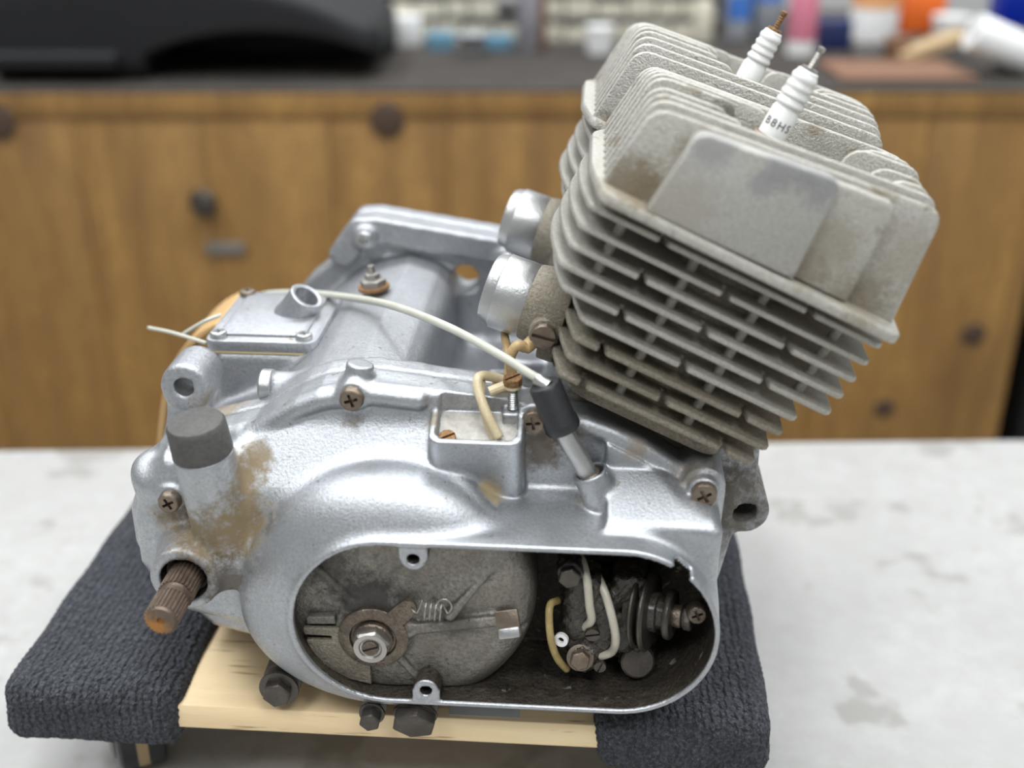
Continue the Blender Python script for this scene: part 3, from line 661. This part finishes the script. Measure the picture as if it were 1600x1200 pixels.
link_mesh('spindle', MB().lathe([(4.6, 15), (4.6, 18.6), (3.2, 19), (3.2, 23)], 18, Xp).mesh(.3), 'bush', pump)
hexbolt('spindle_nut', Xp @ Vector((0, 0, 19.5)), (.93, -.30, .06), 5.2, 3.6, 'darksteel', pump)
screw('stop_screw', (73.5, 14, 3), (.05, -.95, .2), 4.0, 5, 'cross', 'bush', ENG, .4)
def hose(name, pts, r, material, parent, label=None, n=10, steps=10): return link_mesh(name, MB().tube(spline(pts, steps), r, n).mesh(), material, parent, label, 180)
hose('pump_hose', [at_y(*p) for p in ((895, 868, 30), (908, 874, 22), (917, 905, 15), (921, 945, 11), (924, 968, 11), (914, 980, 15))], 1.75, 'hose_white', ENG, 'short white oil hose')
hose('pump_hose', [at_y(*p) for p in ((922, 880, 30), (936, 905, 20), (948, 935, 14), (958, 972, 10), (962, 1000, 10), (956, 1018, 13), (938, 1026, 15))], 1.75, 'hose_white', ENG)
hose('looped_hose', [at_y(*p) for p in ((872, 938, 22), (860, 945, 15), (858, 970, 11), (862, 1005, 10), (872, 1030, 12), (886, 1046, 15))], 1.55, 'hose_stripe', ENG, 'ribbed yellow hose')

# ---- cylinders ------------------------------------------------------------------
def fin_outline(u0, u1, y0, y1, slots, bulge):
    """plan of one cooling fin in (u, y), CCW; slots cut into the front edge"""
    p = [(u0+2.2, y0)]
    for s in slots: p += [(s-1.9, y0), (s-1.2, y0+1.6), (s-1.0, y0+9.5), (s+.9, y0+10), (s+1.4, y0+1.6), (s+2.3, y0)]
    p += [(u1-2.5, y0), (u1, y0+2.5), (u1+1, y0+22), (u1, y1-12), (u1-10, y1)]
    p += [(u0+13, y1), (u0+2, y1-9)]
    for k in range(1, 6): t = k/6; p.append((u0-bulge*math.sin(math.pi*t)**.8, y1-9-(y1-9-y0-2.2)*t))
    p += [(u0, y0+2.2)]
    return p
cylinders = []
NF = 9; V0, PIT = 156.5, 7.85
for ci, yc in enumerate((74, 171)):
    core = MB().lathe([(33, 86), (33, 164)], 40, MU @ Matrix.Translation((15, yc, 0)))
    core.prism(rrect(-18, yc-33, 50, yc+33, 10), 84, 92, MU)
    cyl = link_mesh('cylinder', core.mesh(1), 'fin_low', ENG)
    cylinders.append(cyl)
    for i in range(NF):
        v = V0-i*PIT; big = i < 5
        if big: u0, u1, bu = -44 + (5 if i == 4 else 0), 75-.45*i, 5
        else: u0, u1, bu = -27.5+1.0*(i-5), 63.2-1.45*(i-5), 5
        slots = (-14.6, 45) if i % 2 == 0 else (15,)
        if i >= 5: slots = tuple(s for s in slots if u0+5 < s < u1-4)
        y0 = 30 if ci == 0 else yc-43.5
        pts = fin_outline(u0, u1, y0, yc+43.5, slots if ci == 0 else (), bu)
        me = MB().prism(pts, v-1.15, v+1.15, MU).mesh(.55, 2, 20)
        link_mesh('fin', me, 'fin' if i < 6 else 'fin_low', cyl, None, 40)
    if ci == 0:
        for i in range(NF-1):
            v = V0-i*PIT
            for u in (-29.3, .3, 29.4, 59.5):
                if i >= 4 and not (-24+6 < u < 58): continue
                link_mesh('fin_post', MB().lathe([(2.4, -1.4), (2.0, -.4), (1.95, -PIT+.4), (2.4, -PIT+1.4)][::-1], 12, MU @ Matrix.Translation((u, 37.6, v))).mesh(), 'fin', cyl)
# intake stubs
for yc in (74, 171):
    cy = cylinders[0] if yc == 74 else cylinders[1]
    Xi = frame(UV(-25, yc-2, 101.5), (-.945, .17, .27))
    link_mesh('intake_flange', MB().prism(rrect(-17, -19, 17, 19, 9), 0, 7, Xi).lathe([(17.5, 5), (17, 9), (15.6, 17.5)], 32, Xi).mesh(.8), 'fin_low', cy)
    link_mesh('intake_stub', MB().lathe([(12, 16), (15.2, 17), (15.6, 17.6), (15.6, 30), (15.0, 30.6), (14.2, 33.5), (13.2, 35), (11.6, 35), (11.4, 12), (0, 12)], 40, Xi, False).mesh(), 'zinc', cy, 'bright machined intake stub')
Xb = UV(-33.5, 53.5, 96.5)
link_mesh('screw_boss', MB().lathe([(6.4, 0), (6.0, 9)], 24, frame(Xb+Vector((0, 9, 0)), FW)).mesh(.5), 'fin_low', cylinders[0])
screw('oil_union_screw', Xb, FW, 5.0, 3.2, 'slot', 'screw', cylinders[0], 2.9, 'slotted dark union screw')

# ---- cylinder heads -------------------------------------------------------------
def top_v(u): return 196.3+(u+39.7)*.1128
def head_fin(mb, u0, u1, y, dv=0., thick=2.3, r=5., cut=None, only=None):
    segs = [(u0, u1)] if cut is None else [(u0, cut[0]), (cut[1], u1)]
    for k, (a, b) in enumerate(segs):
        if only is not None and k != only: continue
        bl = (a-4.2 if k == 0 else a, 165); br = (b+6.5 if k == len(segs)-1 else b, 165)
        rr = [0, 0, r if k == len(segs)-1 else 7, r if k == 0 else 8]
        mb.prism(round_poly([bl, br, (b, top_v(b)+dv), (a, top_v(a)+dv)], rr, 5), -y-thick/2, -y+thick/2, MH)
for hi, y0 in enumerate((30, 127)):
    off = -5. if hi else 0.
    slab = MB().prism(round_poly([(-43+off, y0-11.5 if hi == 0 else y0-2), (73.5, y0-11.5 if hi == 0 else y0-2), (77, y0+20), (77, y0+70), (73, y0+88), (-42+off, y0+88), (-48+off, y0+70), (-48+off, y0+20)], 4), 162.2, 166.4, MU)
    head = link_mesh('cylinder_head', slab.mesh(.9), 'head', ENG, 'finned grey alloy cylinder head')
    n = 9
    for i in range(n):
        y = y0+1.5+i*10.4; s = math.sin(math.pi*(i+.5)/n); dv = 4.5*s*(1 if hi == 0 else 1.2)+(2.5 if hi else 0)
        cut = None
        if hi == 0:
            cut = {2: (-4, 50), 3: (-9, 46), 4: (-6, 38), 5: (8, 44), 6: (14, 52)}.get(i)
            dv += {2: -1, 3: -1.5, 6: 0}.get(i, 0)
        else: cut = {2: (0, 20), 3: (-6, 24), 4: (-8, 40), 5: (-4, 40), 6: (-2, 30), 7: (6, 22)}.get(i)
        for seg in ([None] if cut is None else [0, 1]):
            mb = MB(); head_fin(mb, -39.7+off*.9, 66+1.5*s, y, dv, 2.4, 7, cut, seg); link_mesh('fin', mb.mesh(.75, 3), 'head', head, None, 40)
    # plug well boss
    link_mesh('plug_boss', MB().lathe([(17, 165), (14, 188), (11.5, 191), (0, 191)], 32, MU @ Matrix.Translation((10, y0+44, 0)), False).mesh(), 'head', head)
    # rocker of lower ribs filling between the fins
    link_mesh('crown', MB().prism(rrect(-36+off, y0+3, 62, y0+86, 10), 164, 181, MU).mesh(2), 'head', head)
    if hi == 0:
        pts = [at_y(*p, 22) for p in ((1012, 333), (1237, 436), (1317, 287), (1300, 270), (1110, 206), (1092, 210))]
        def touv(p): q = MU.inverted() @ p; return (q.x, q.z)
        A = [touv(at_y(*p, 19.8)) for p in ((1010, 331), (1239, 438), (1318, 285), (1092, 206))]
        link_mesh('front_panel', MB().prism(round_poly(A, [0, 0, 4.5, 5]), -28, -19.8, MH).mesh(1.0, 3), 'panel', head, 'smooth worn front panel')
        B_ = [touv(at_y(*p, 24.6)) for p in ((1014, 325), (1322, 474), (1405, 321), (1096, 204))]
        link_mesh('front_panel', MB().prism(round_poly(B_, [0, 0, 4.5, 4]), -29.5, -24.6, MH).mesh(1.0, 3), 'head', head)

# ---- spark plugs -----------------------------------------------------------------
def text_mesh(s, size):
    c = bpy.data.curves.new('t', 'FONT'); c.body = s; c.size = size; c.extrude = .06; c.align_x = 'CENTER'; c.resolution_u = 3; c.space_character = 1.25
    o = bpy.data.objects.new('t', c); COL.objects.link(o); bpy.context.view_layer.update()
    me = bpy.data.meshes.new_from_object(o.evaluated_get(bpy.context.evaluated_depsgraph_get())); bpy.data.objects.remove(o); return me
for pi, yc in enumerate((74, 171)):
    Xg = MU @ Matrix.Translation((10.0, yc, 0))
    body = MB(); body.prism(hexpts(9.6, .4), 190.5, 197.5, Xg); body.lathe([(10.5, 190), (10.5, 190.8)], 24, Xg); body.lathe([(7.6, 197), (7.2, 199.2), (6, 199.6)], 24, Xg)
    plug = link_mesh('spark_plug', body.mesh(.4), 'screw', ENG, None, 30)
    prof = [(5.5, 198), (5.4, 209.8), (5.0, 210.4), (4.8, 211)]
    h = 211.
    for k in range(4): prof += [(4.75, h+.5), (5.5-.16*k, h+1.1), (5.55-.17*k, h+2.2), (4.9-.16*k, h+3.2)]; h += 3.4
    prof += [(4.2, h+.3), (4.1, h+1.0), (3.4, h+1.4), (0, h+1.4)]
    link_mesh('insulator', MB().lathe(prof, 36, Xg).mesh(), 'ceramic', plug, 'ribbed white ceramic insulator', 50)
    link_mesh('terminal_collar', MB().lathe([(3.3, h+1.2), (3.2, h+2.4), (1.6, h+2.6)], 20, Xg).mesh(), 'steel' if pi == 0 else 'rust', plug)
    nthr = 14
    link_mesh('terminal', MB().lathe([(1.35 if k % 2 else 1.05, h+2+7.2*k/nthr) for k in range(nthr)]+[(1.6, h+9.2), (1.5, h+10.4), (0, h+10.8)], 14, Xg).mesh(), 'steel' if pi == 0 else 'rust', plug)
    if pi == 0:
        tm = text_mesh('B8HS', 4.3); rad = 5.52; a0 = R(-103)
        for v in tm.vertices:
            x, y, z = v.co; a = a0+x/rad; q = rad+z; v.co = Xg @ Vector((q*math.cos(a), q*math.sin(a), 203.2+y))
        link_mesh('plug_marking', tm, 'ink', plug, 'black printed plug marking', 0)

# ---- pipes and cables -------------------------------------------------------------
p1 = Vector((12.4, 31, 91.0)); p2 = Vector((20.0, 31, 72.0)); p3 = Vector((30.4, 31, 51.5)); dr = (p2-p1).normalized()
cable = hose('breather_cable', [at_y(392, 478, 196), at_y(412, 461, 188), at_y(480, 458, 166), at_y(560, 467, 130), at_y(620, 480, 100), at_y(700, 511, 66), at_y(780, 554, 44), at_y(826, 583, 34), p1-dr*1], 1.75, 'wire_pale', ENG, 'long pale grey control cable', 12)
link_mesh('ferrule', MB().lathe([(2.1, -4), (2.5, -3.4), (2.5, -1), (2.8, 2)], 18, frame(p1, p1-at_y(826, 583, 34))).mesh(), 'zinc', cable)
Lc = (p2-p1).length
link_mesh('rubber_sleeve', MB().lathe([(4, 0), (5.6, .2), (6.3, 1.2), (6.4, Lc-5), (6.9, Lc-4.2), (7.1, Lc-1), (6.6, Lc), (4, Lc)], 32, frame(p1, dr)).mesh(), 'rubber', cable, 'black rubber sleeve')
hose('elbow_pipe', [p2-dr*2, p2+dr*4, p2+(p3-p2)*.6, p3, p3+Vector((1.5, 0, -3))], [3.9]*41, 'zinc', cable, 'grey metal elbow', 16)
link_mesh('elbow_collar', MB().lathe([(4.4, -1.6), (4.9, -1), (4.9, .6), (4.3, 1.2)], 20, frame(p3, p3-p2)).mesh(), 'screw', cable)
un = UV(-33.5, 53.5, 96.5)
hose('oil_line', [un+Vector((-2, 4, -2)), un+Vector((-7, 1, -6)), at_y(808, 540, 52), at_y(797, 560, 52), at_y(800, 590, 52), at_y(793, 606, 52), at_y(770, 605, 50)], [2.9]*11+[2.1]*50, 'wire_brown', ENG, 'aged tan oil line')
hose('oil_line', [at_y(786, 480, 110), at_y(788, 520, 75), at_y(795, 560, 60), at_y(793, 590, 55)], 1.75, 'wire_brown', ENG)
hose('lead_wire', [at_y(792, 596, 53), at_y(765, 588, 50), at_y(748, 590, 46), at_y(748, 612, 42), at_y(762, 650, 37), at_y(780, 685, 34)], 2.0, 'wire_tan', ENG, 'cream lead dropping into the terminal pocket')
hose('lead_wire', [at_y(752, 596, 48), at_y(752, 625, 42), at_y(762, 660, 38), at_y(772, 686, 36)], 1.7, 'wire_tan', ENG)
link_mesh('ring_terminal', MB().lathe([(3.5, 0), (3.5, 1.2)], 18, frame(p0+Vector((0, 0, 9.6)), (0, -.15, 1))).tube([p0+Vector((-3, 0, 10)), p0+Vector((-9, -2, 8))], 1.9, 10).mesh(), 'wire_tan', ENG)
for k, pts in enumerate((((232, 512, 128), (270, 520, 118), (322, 536, 104)), ((286, 522, 122), (320, 502, 120), (345, 492, 124)))):
    hose('loose_wire', [at_y(*p) for p in pts], .9, 'wire_pale', ENG, None, 8)

# ================================================================== dolly under the engine
ZB = -62.0
dolly = thing('carpeted_dolly', 'low wooden dolly with charcoal carpeted rails under the engine', 'dolly', (-57, 150, TABLE))
def pad(x0, x1, y0, y1, z0, z1):
    c = ((x0+x1)/2, (y0+y1)/2, (z0+z1)/2); h = ((x1-x0)/2, (y1-y0)/2, (z1-z0)/2)
    def f(x, y, z):
        d = d_box(x, y, z, c, h, 9)
        d = d+.7*np.sin(x*.11+y*.05)*np.sin(z*.2+y*.07)
        d = d+.35*np.sin(x*2*math.pi/3.6+.8*np.sin(y*.13))*np.sin(y*1.7+z*1.7+np.sin(x*1.1))
        return d
    return sdf_mesh(f, (x0-4, y0-4, z0-4), (x1+4, y1+4, z1+4), 1.5, 1)
link_mesh('carpeted_rail', pad(-222, -143, 15, 330, -85, -53), 'bark', dolly, 'charcoal ribbed carpet rail', 180)
link_mesh('carpeted_rail', pad(36, 110, 15, 330, -85, -53), 'bark', dolly, 'charcoal ribbed carpet rail', 180)
for y0, y1 in ((20, 112), (190, 290)):
    link_mesh('plank', MB().box((-215, y0, ZB-12.5), (102, y1, ZB)).mesh(.8), 'pine', dolly, 'pale pine plank')
for x, y in ((-183, 62), (70, 62), (-183, 285), (70, 285)):
    X = Matrix.Translation((x, y, TABLE))
    cst = link_mesh('caster', MB().box((-24, -22, 49), (24, 22, 52.5), X).lathe([(17, 42), (18, 45), (18, 49)], 26, X).mesh(.6), 'zinc', dolly)
    Xw = X @ Matrix.Rotation(R(25), 4, 'Z')
    for s in (-1, 1): link_mesh('fork', MB().prism([(-10, 10), (8, 10), (16, 43), (-14, 43)], -1.2, 1.2, Xw @ Matrix.Translation((s*13.5, 6, 0)) @ Matrix(((0, 0, 1, 0), (1, 0, 0, 0), (0, 1, 0, 0), (0, 0, 0, 1)))).mesh(.4), 'zinc', cst)
    link_mesh('wheel', MB().lathe([(6, -11), (19, -11), (21, -9.4), (21, 9.4), (19, 11), (6, 11)], 36, Xw @ Matrix.Translation((0, 6, 21)) @ Matrix.Rotation(R(90), 4, 'Y')).mesh(), 'rubber', cst)
    link_mesh('tread_band', MB().lathe([(21.25, -2.6), (21.3, 2.6)], 36, Xw @ Matrix.Translation((0, 6, 21)) @ Matrix.Rotation(R(90), 4, 'Y'), False).mesh(), 'board_wood', cst)
    hexbolt('axle_bolt', Xw @ Vector((15, 6, 21)), Xw.to_3x3() @ Vector((1, 0, 0)), 5, 4, 'zinc', cst)
# paper slip
pp = at_z(735, 1108, ZB+.4); solo('paper_slip', MB().box((-26, 22, ZB+.02), (4, 48, ZB+.3)).mesh(), 'paper', 'small white paper slip lying on the pine plank under the engine', 'paper', (-11, 35, ZB))
# curved tan sheet standing behind the engine
cs = [(-152, 64), (-162, 58), (-172, 48), (-181, 32), (-187, 10), (-192, -15), (-198, -52)]
cs = [tuple(v) for v in spline([(a, 0, b) for a, b in cs], 5)]
outl = [(a, c) for a, b, c in cs]+[(a+3.2, c-1.2) for a, b, c in reversed(cs)]
solo('cardboard_flap', MB().prism(outl, 0, 46, XZ(146)).mesh(.6), 'tan', 'tan curved cardboard flap standing behind the engine on the left rail', 'cardboard', (-198, 170, -52))

# ================================================================== workbench behind
ZT = 33.0
BO = at_z(800, 140, ZT); BR = R(4.4)
XB = Matrix.Translation((BO.x, BO.y, 0)) @ Matrix.Rotation(BR, 4, 'Z')          # local x along the bench front, y to the back
bench = thing('workbench', 'honey-stained timber workbench with a grimy dark top behind the engine', 'workbench', (BO.x, BO.y+250, -LIFT))
def bx(px, py=300):                                                             # bench-front x of a pixel
    d = ray(px, py); n = XB.to_3x3() @ Vector((0, 1, 0)); t = (Vector((BO.x, BO.y, 0))-CAM).dot(n)/d.dot(n); q = XB.inverted() @ (CAM+d*t); return q.x, q.z
xr = bx(1584, 560)[0]; xl = -1100
link_mesh('bench_top', MB().box((xl, -1, ZT-3), (xr, 640, ZT), XB).mesh(1.5), 'benchtop', bench)
zr = bx(400, 183)[1]
link_mesh('top_rail', MB().box((xl, 0, zr), (xr, 30, ZT-3), XB).mesh(1.2), 'bench', bench)
seams = [xl]+[bx(p)[0] for p in (-60, 128, 326, 520, 700, 905, 1120, 1300, 1440)]+[xr]
for a, b in zip(seams, seams[1:]):
    dy = random.uniform(0, 1.0); link_mesh('plank', MB().box((a+.35, 3+dy, -LIFT), (b-.35, 28, zr-.6), XB).mesh(1.2), 'bench', bench)
link_mesh('end_panel', MB().box((xr-25, 28, -LIFT), (xr-1, 610, ZT-3), XB).mesh(1), 'bench', bench)
link_mesh('back_panel', MB().box((xl, 610, -LIFT), (xr-26, 630, ZT-3), XB).mesh(1), 'bench', bench)
for px, py, r in ((605, 187, 19), (1522, 525, 15), (-5, 190, 20), (1383, 640, 13)):
    x, z = bx(px, py); link_mesh('knot', MB().lathe([(r, 0), (r*.8, 1.5), (0, 2)], 22, XB @ Matrix.Translation((x, 3 if z < zr-25 else -.2, z)) @ Matrix.Rotation(R(90), 4, 'X'), False).mesh(), 'knot', bench)
x, z = bx(322, 312); link_mesh('door_knob', MB().lathe([(6, 0), (6, 8), (14, 12), (16, 18), (12, 24), (0, 26)], 24, XB @ Matrix.Translation((x, 4, z)) @ Matrix.Rotation(R(90), 4, 'X'), False).mesh(), 'darksteel', bench)
x, z = bx(352, 388); link_mesh('latch_plate', MB().box((x-22, -2, z-7), (x+22, 4, z+7), XB).mesh(1.5), 'steel', bench)

def on_bench(px, py): return at_z(px, py, ZT)
def mmpx(p): return (p-CAM).dot(CF)/FPX
def bframe(p): return Matrix.Translation(p) @ Matrix.Rotation(BR, 4, 'Z')
# black fuel tank
tb0 = on_bench(300, 131); s = mmpx(tb0); TX = bframe(tb0)
def tankf(x, y, z):
    top = 118-.00052*(x+60)**2*1.0; top = np.where(x > 60, top-.0011*(x-60)**2, top)
    d = smax(np.abs(y-125)-115, smax(np.abs(x+10)-218, smax(z-top, -z, 4), 14), 26)
    ar = np.sqrt(((x-75)/150)**2+((z+6)/58)**2)-1; ar = ar*48
    ar = np.maximum(ar, -(x+52)); d = smax(d, -np.maximum(ar, y-185), 5)
    ledge = d_box(x, y, z, (-150, 0, 25), (72, 8, 9), 5); d = smin(d, ledge, 5)
    return d
tk = sdf_mesh(tankf, (-240, -14, -6), (240, 246, 130), 3.2); tk.transform(TX)
solo('fuel_tank', tk, 'black', 'satin black fuel tank lying on the dark bench top at the left', 'fuel tank', tuple(tb0), None, 180)

def boxm(w, d, h, bev=1.5): return MB().box((-w/2, 0, 0), (w/2, d, h)).mesh(bev)
def put(name, me, material, label, cat, p, group=None, rot=0., extra=None):
    me.transform(bframe(p) @ Matrix.Rotation(rot, 4, 'Z')); return solo(name, me, material, label, cat, tuple(p), group)
def container(name, px, ybot, wpx, hpx, material, label, cat, depth=.8, lid=None, group=None, bev=2.):
    p = on_bench(px, ybot); q = mmpx(p); return put(name, boxm(wpx*q, wpx*q*depth, hpx*q*1.02, bev), material, label, cat, p, group)
container('carton', 630, 73, 56, 44, 'white_plastic', 'white carton standing on the bench right of the fuel tank', 'carton')
container('parts_tray', 688, 80, 42, 26, 'sky_plastic', 'light blue parts tray on the bench, nearest the white carton', 'tray')
container('parts_tray', 778, 80, 44, 22, 'sky_plastic', 'light blue parts tray left of the silver tube', 'tray')
p = on_bench(738, 88); q = mmpx(p)
put('funnel', MB().lathe([(4, 0), (6*1., 12), (24*q, 30*q), (26*q, 34*q), (24*q, 34*q), (4, 14)], 28).mesh(), 'grey_plastic', 'grey funnel between the two light blue trays', 'funnel', p)
p = on_bench(825, 82); q = mmpx(p)
put('metal_tube', MB().lathe([(17*q, 0), (17*q, 118*q), (14*q, 118*q), (14*q, 10)], 32).mesh(.5), 'lilac_metal', 'tall silver metal tube standing on the bench', 'tube', p)
p = on_bench(847, 80); put('wooden_post', MB().box((-6*q, -6*q, 0), (6*q, 6*q, 115*q)).mesh(1), 'copper_wood', 'thin brown wooden post beside the silver tube', 'post', p)
p = on_bench(936, 82); q = mmpx(p); put('plastic_tub', MB().lathe([(20*q, 0), (23*q, 36*q), (24*q, 37*q), (24*q, 40*q), (0, 41*q)], 30).mesh(), 'white_plastic', 'white plastic tub beside the rear of the cylinder head', 'tub', p)
# parts rack with cream boxes
rp = on_bench(830, 68); q = mmpx(rp); XR = bframe(rp)
x0, x1 = -290*q, 300*q
rack = thing('parts_rack', 'grey open rack of cream parts boxes at the back of the bench', 'rack', tuple(rp))
rows = [0, 36*q]
for z in rows+[72*q]: link_mesh('shelf', MB().box((x0, 0, z), (x1, 150, z+3), XR).mesh(.5), 'shelf_grey', rack)
for x in (x0, 0, x1): link_mesh('upright', MB().box((x-3, 0, -0.), (x+3, 150, 75*q), XR).mesh(.5), 'shelf_grey', rack)
ORD = ['first', 'second', 'third', 'fourth', 'fifth', 'sixth', 'seventh', 'eighth', 'ninth', 'tenth', 'eleventh', 'twelfth', 'thirteenth', 'fourteenth', 'fifteenth', 'sixteenth']
for ri, z in enumerate(rows):
    x = x0+6; kb_ = 0
    while x < x1-46*q:
        w = random.uniform(36, 52)*q
        if not (x < 3.5 < x+w+3 or x < -3.5 < x+w+3):
            if True:
                hb = random.uniform(20, 29)*q
                me = MB().box((x+1.5, 4, z+3.1), (x+w-1.5, 120, z+3+hb)).mesh(1.5); me.transform(XR)
                o = solo('parts_box', me, 'cream_card' if random.random() < .85 else 'yellowed', 'small cream parts box, %s from the left on the %s shelf of the grey rack' % (ORD[kb_], ('lower', 'upper')[ri]), 'box', tuple(XR @ Vector((x+w/2, 60, z+3))), 'cream parts boxes on the rack'); kb_ += 1
            x += w
        else: x = 5
# right hand clutter
def bottle(name, px, ybot, rpx, hpx, material, label, cap=None, neck=.4, base=None):
    p = on_bench(px, ybot); q = mmpx(p); r, h = rpx*q, hpx*q
    t = thing(name, label, 'bottle', tuple(p)); X = bframe(p)
    link_mesh('body', MB().lathe([(r*.94, 0), (r, 2), (r, h*.72), (r*.85, h*.82), (r*neck, h*.88), (r*neck, h)], 28, X).mesh(), material, t)
    if cap: link_mesh('cap', MB().lathe([(r*neck*1.2, h*.93), (r*neck*1.2, h*1.08), (0, h*1.09)], 20, X, False).mesh(), cap, t)
    if base: link_mesh('label_band', MB().lathe([(r*1.01, h*base[0]), (r*1.01, h*base[1])], 28, X, False).mesh(), base[2], t)
    return t
bottle('squeeze_bottle', 1096, 66, 18, 75, 'cream_card', 'cream bottle just left of the rear spark plug, behind the head', 'cream_card')
bottle('spray_bottle', 1140, 60, 30, 110, 'grey_plastic', 'grey bottle with a round blue patch behind the rear spark plug', 'blue_plastic', .45, (.28, .62, 'blue_plastic'))
bottle('spray_bottle', 1196, 58, 24, 100, 'grey_plastic', 'slim grey bottle with a blue collar right of the blue-patched bottle', 'blue_plastic', .5, (.55, .8, 'blue_plastic'))
bottle('detergent_bottle', 1250, 84, 22, 130, 'pink_plastic', 'pink bottle with a white foot on the bench', None, .5, (0, .16, 'white_plastic'))
container('storage_box', 1300, 80, 58, 44, 'navy_plastic', 'navy blue box right of the pink bottle', 'box')
bottle('oil_jug', 1362, 60, 36, 118, 'white_plastic', 'white jug with an orange print behind the navy box', 'blue_plastic', .5, (.40, .62, 'peach_print'))
container('small_carton', 1358, 92, 44, 26, 'shelf_grey', 'small dull grey carton in front of the white jug', 'carton')
container('tool_case', 1440, 52, 66, 62, 'orange_plastic', 'bright orange case at the back of the bench', 'case')
p = on_bench(1484, 60); q = mmpx(p); put('plastic_tub', MB().lathe([(25*q, 0), (30*q, 26*q), (31*q, 34*q), (0, 36*q)], 30).mesh(), 'white_plastic', 'white tub in front of the orange case', 'tub', p)
container('storage_crate', 1592, 48, 66, 96, 'royal_plastic', 'royal blue crate at the far right of the bench', 'crate')
container('wooden_block', 1404, 94, 32, 34, 'copper_wood', 'brown wooden block left of the tan plank', 'block', 1)
# tan plank leaning on the block, white roll lying right of it
p = on_bench(1462, 98); q = mmpx(p); me = MB().box((-52*q, 0, 0), (52*q, 40, 16*q)).mesh(1.5); me.transform(bframe(p) @ Matrix.Translation((0, 0, 14*q)) @ Matrix.Rotation(R(-19), 4, 'Y'))
solo('wood_plank', me, 'board_wood', 'pale tan plank propped up on the bench beside the white roll', 'plank', tuple(p))
p = on_bench(1570, 118); q = mmpx(p)
roll = thing('paper_roll', 'thick white roll propped at the right end of the bench', 'roll', tuple(p)); Xr = bframe(p) @ Matrix.Translation((0, 0, 42*q)) @ Matrix.Rotation(R(112), 4, 'Y')
link_mesh('sleeve', MB().lathe([(27*q, -66*q), (29*q, -62*q), (29*q, 62*q), (27*q, 66*q), (9*q, 66*q), (9*q, -66*q)], 34, Xr).mesh(), 'white_plastic', roll)
link_mesh('rest_block', MB().box((-12*q, 6, 0), (30*q, 40, 16*q), bframe(p)).mesh(1), 'shelf_grey', roll)
p = on_bench(1420, 128); q = mmpx(p); put('flat_board', MB().box((-105*q, 0, 0), (110*q, 120, 5)).mesh(1), 'copper_wood', 'reddish brown board lying flat on the bench at the right', 'board', p)
# black bin beyond the bench's right end
gx = at_y(1612, 640, BO.y+60); 
blk = MB().box((-10, 0, -LIFT), (260, 260, 60)).mesh(4); blk.transform(Matrix.Translation((gx.x, gx.y, 0)) @ Matrix.Rotation(BR, 4, 'Z'))
solo('waste_bin', blk, 'black', 'black bin standing right of the timber workbench', 'bin', (gx.x+120, gx.y+130, -LIFT))
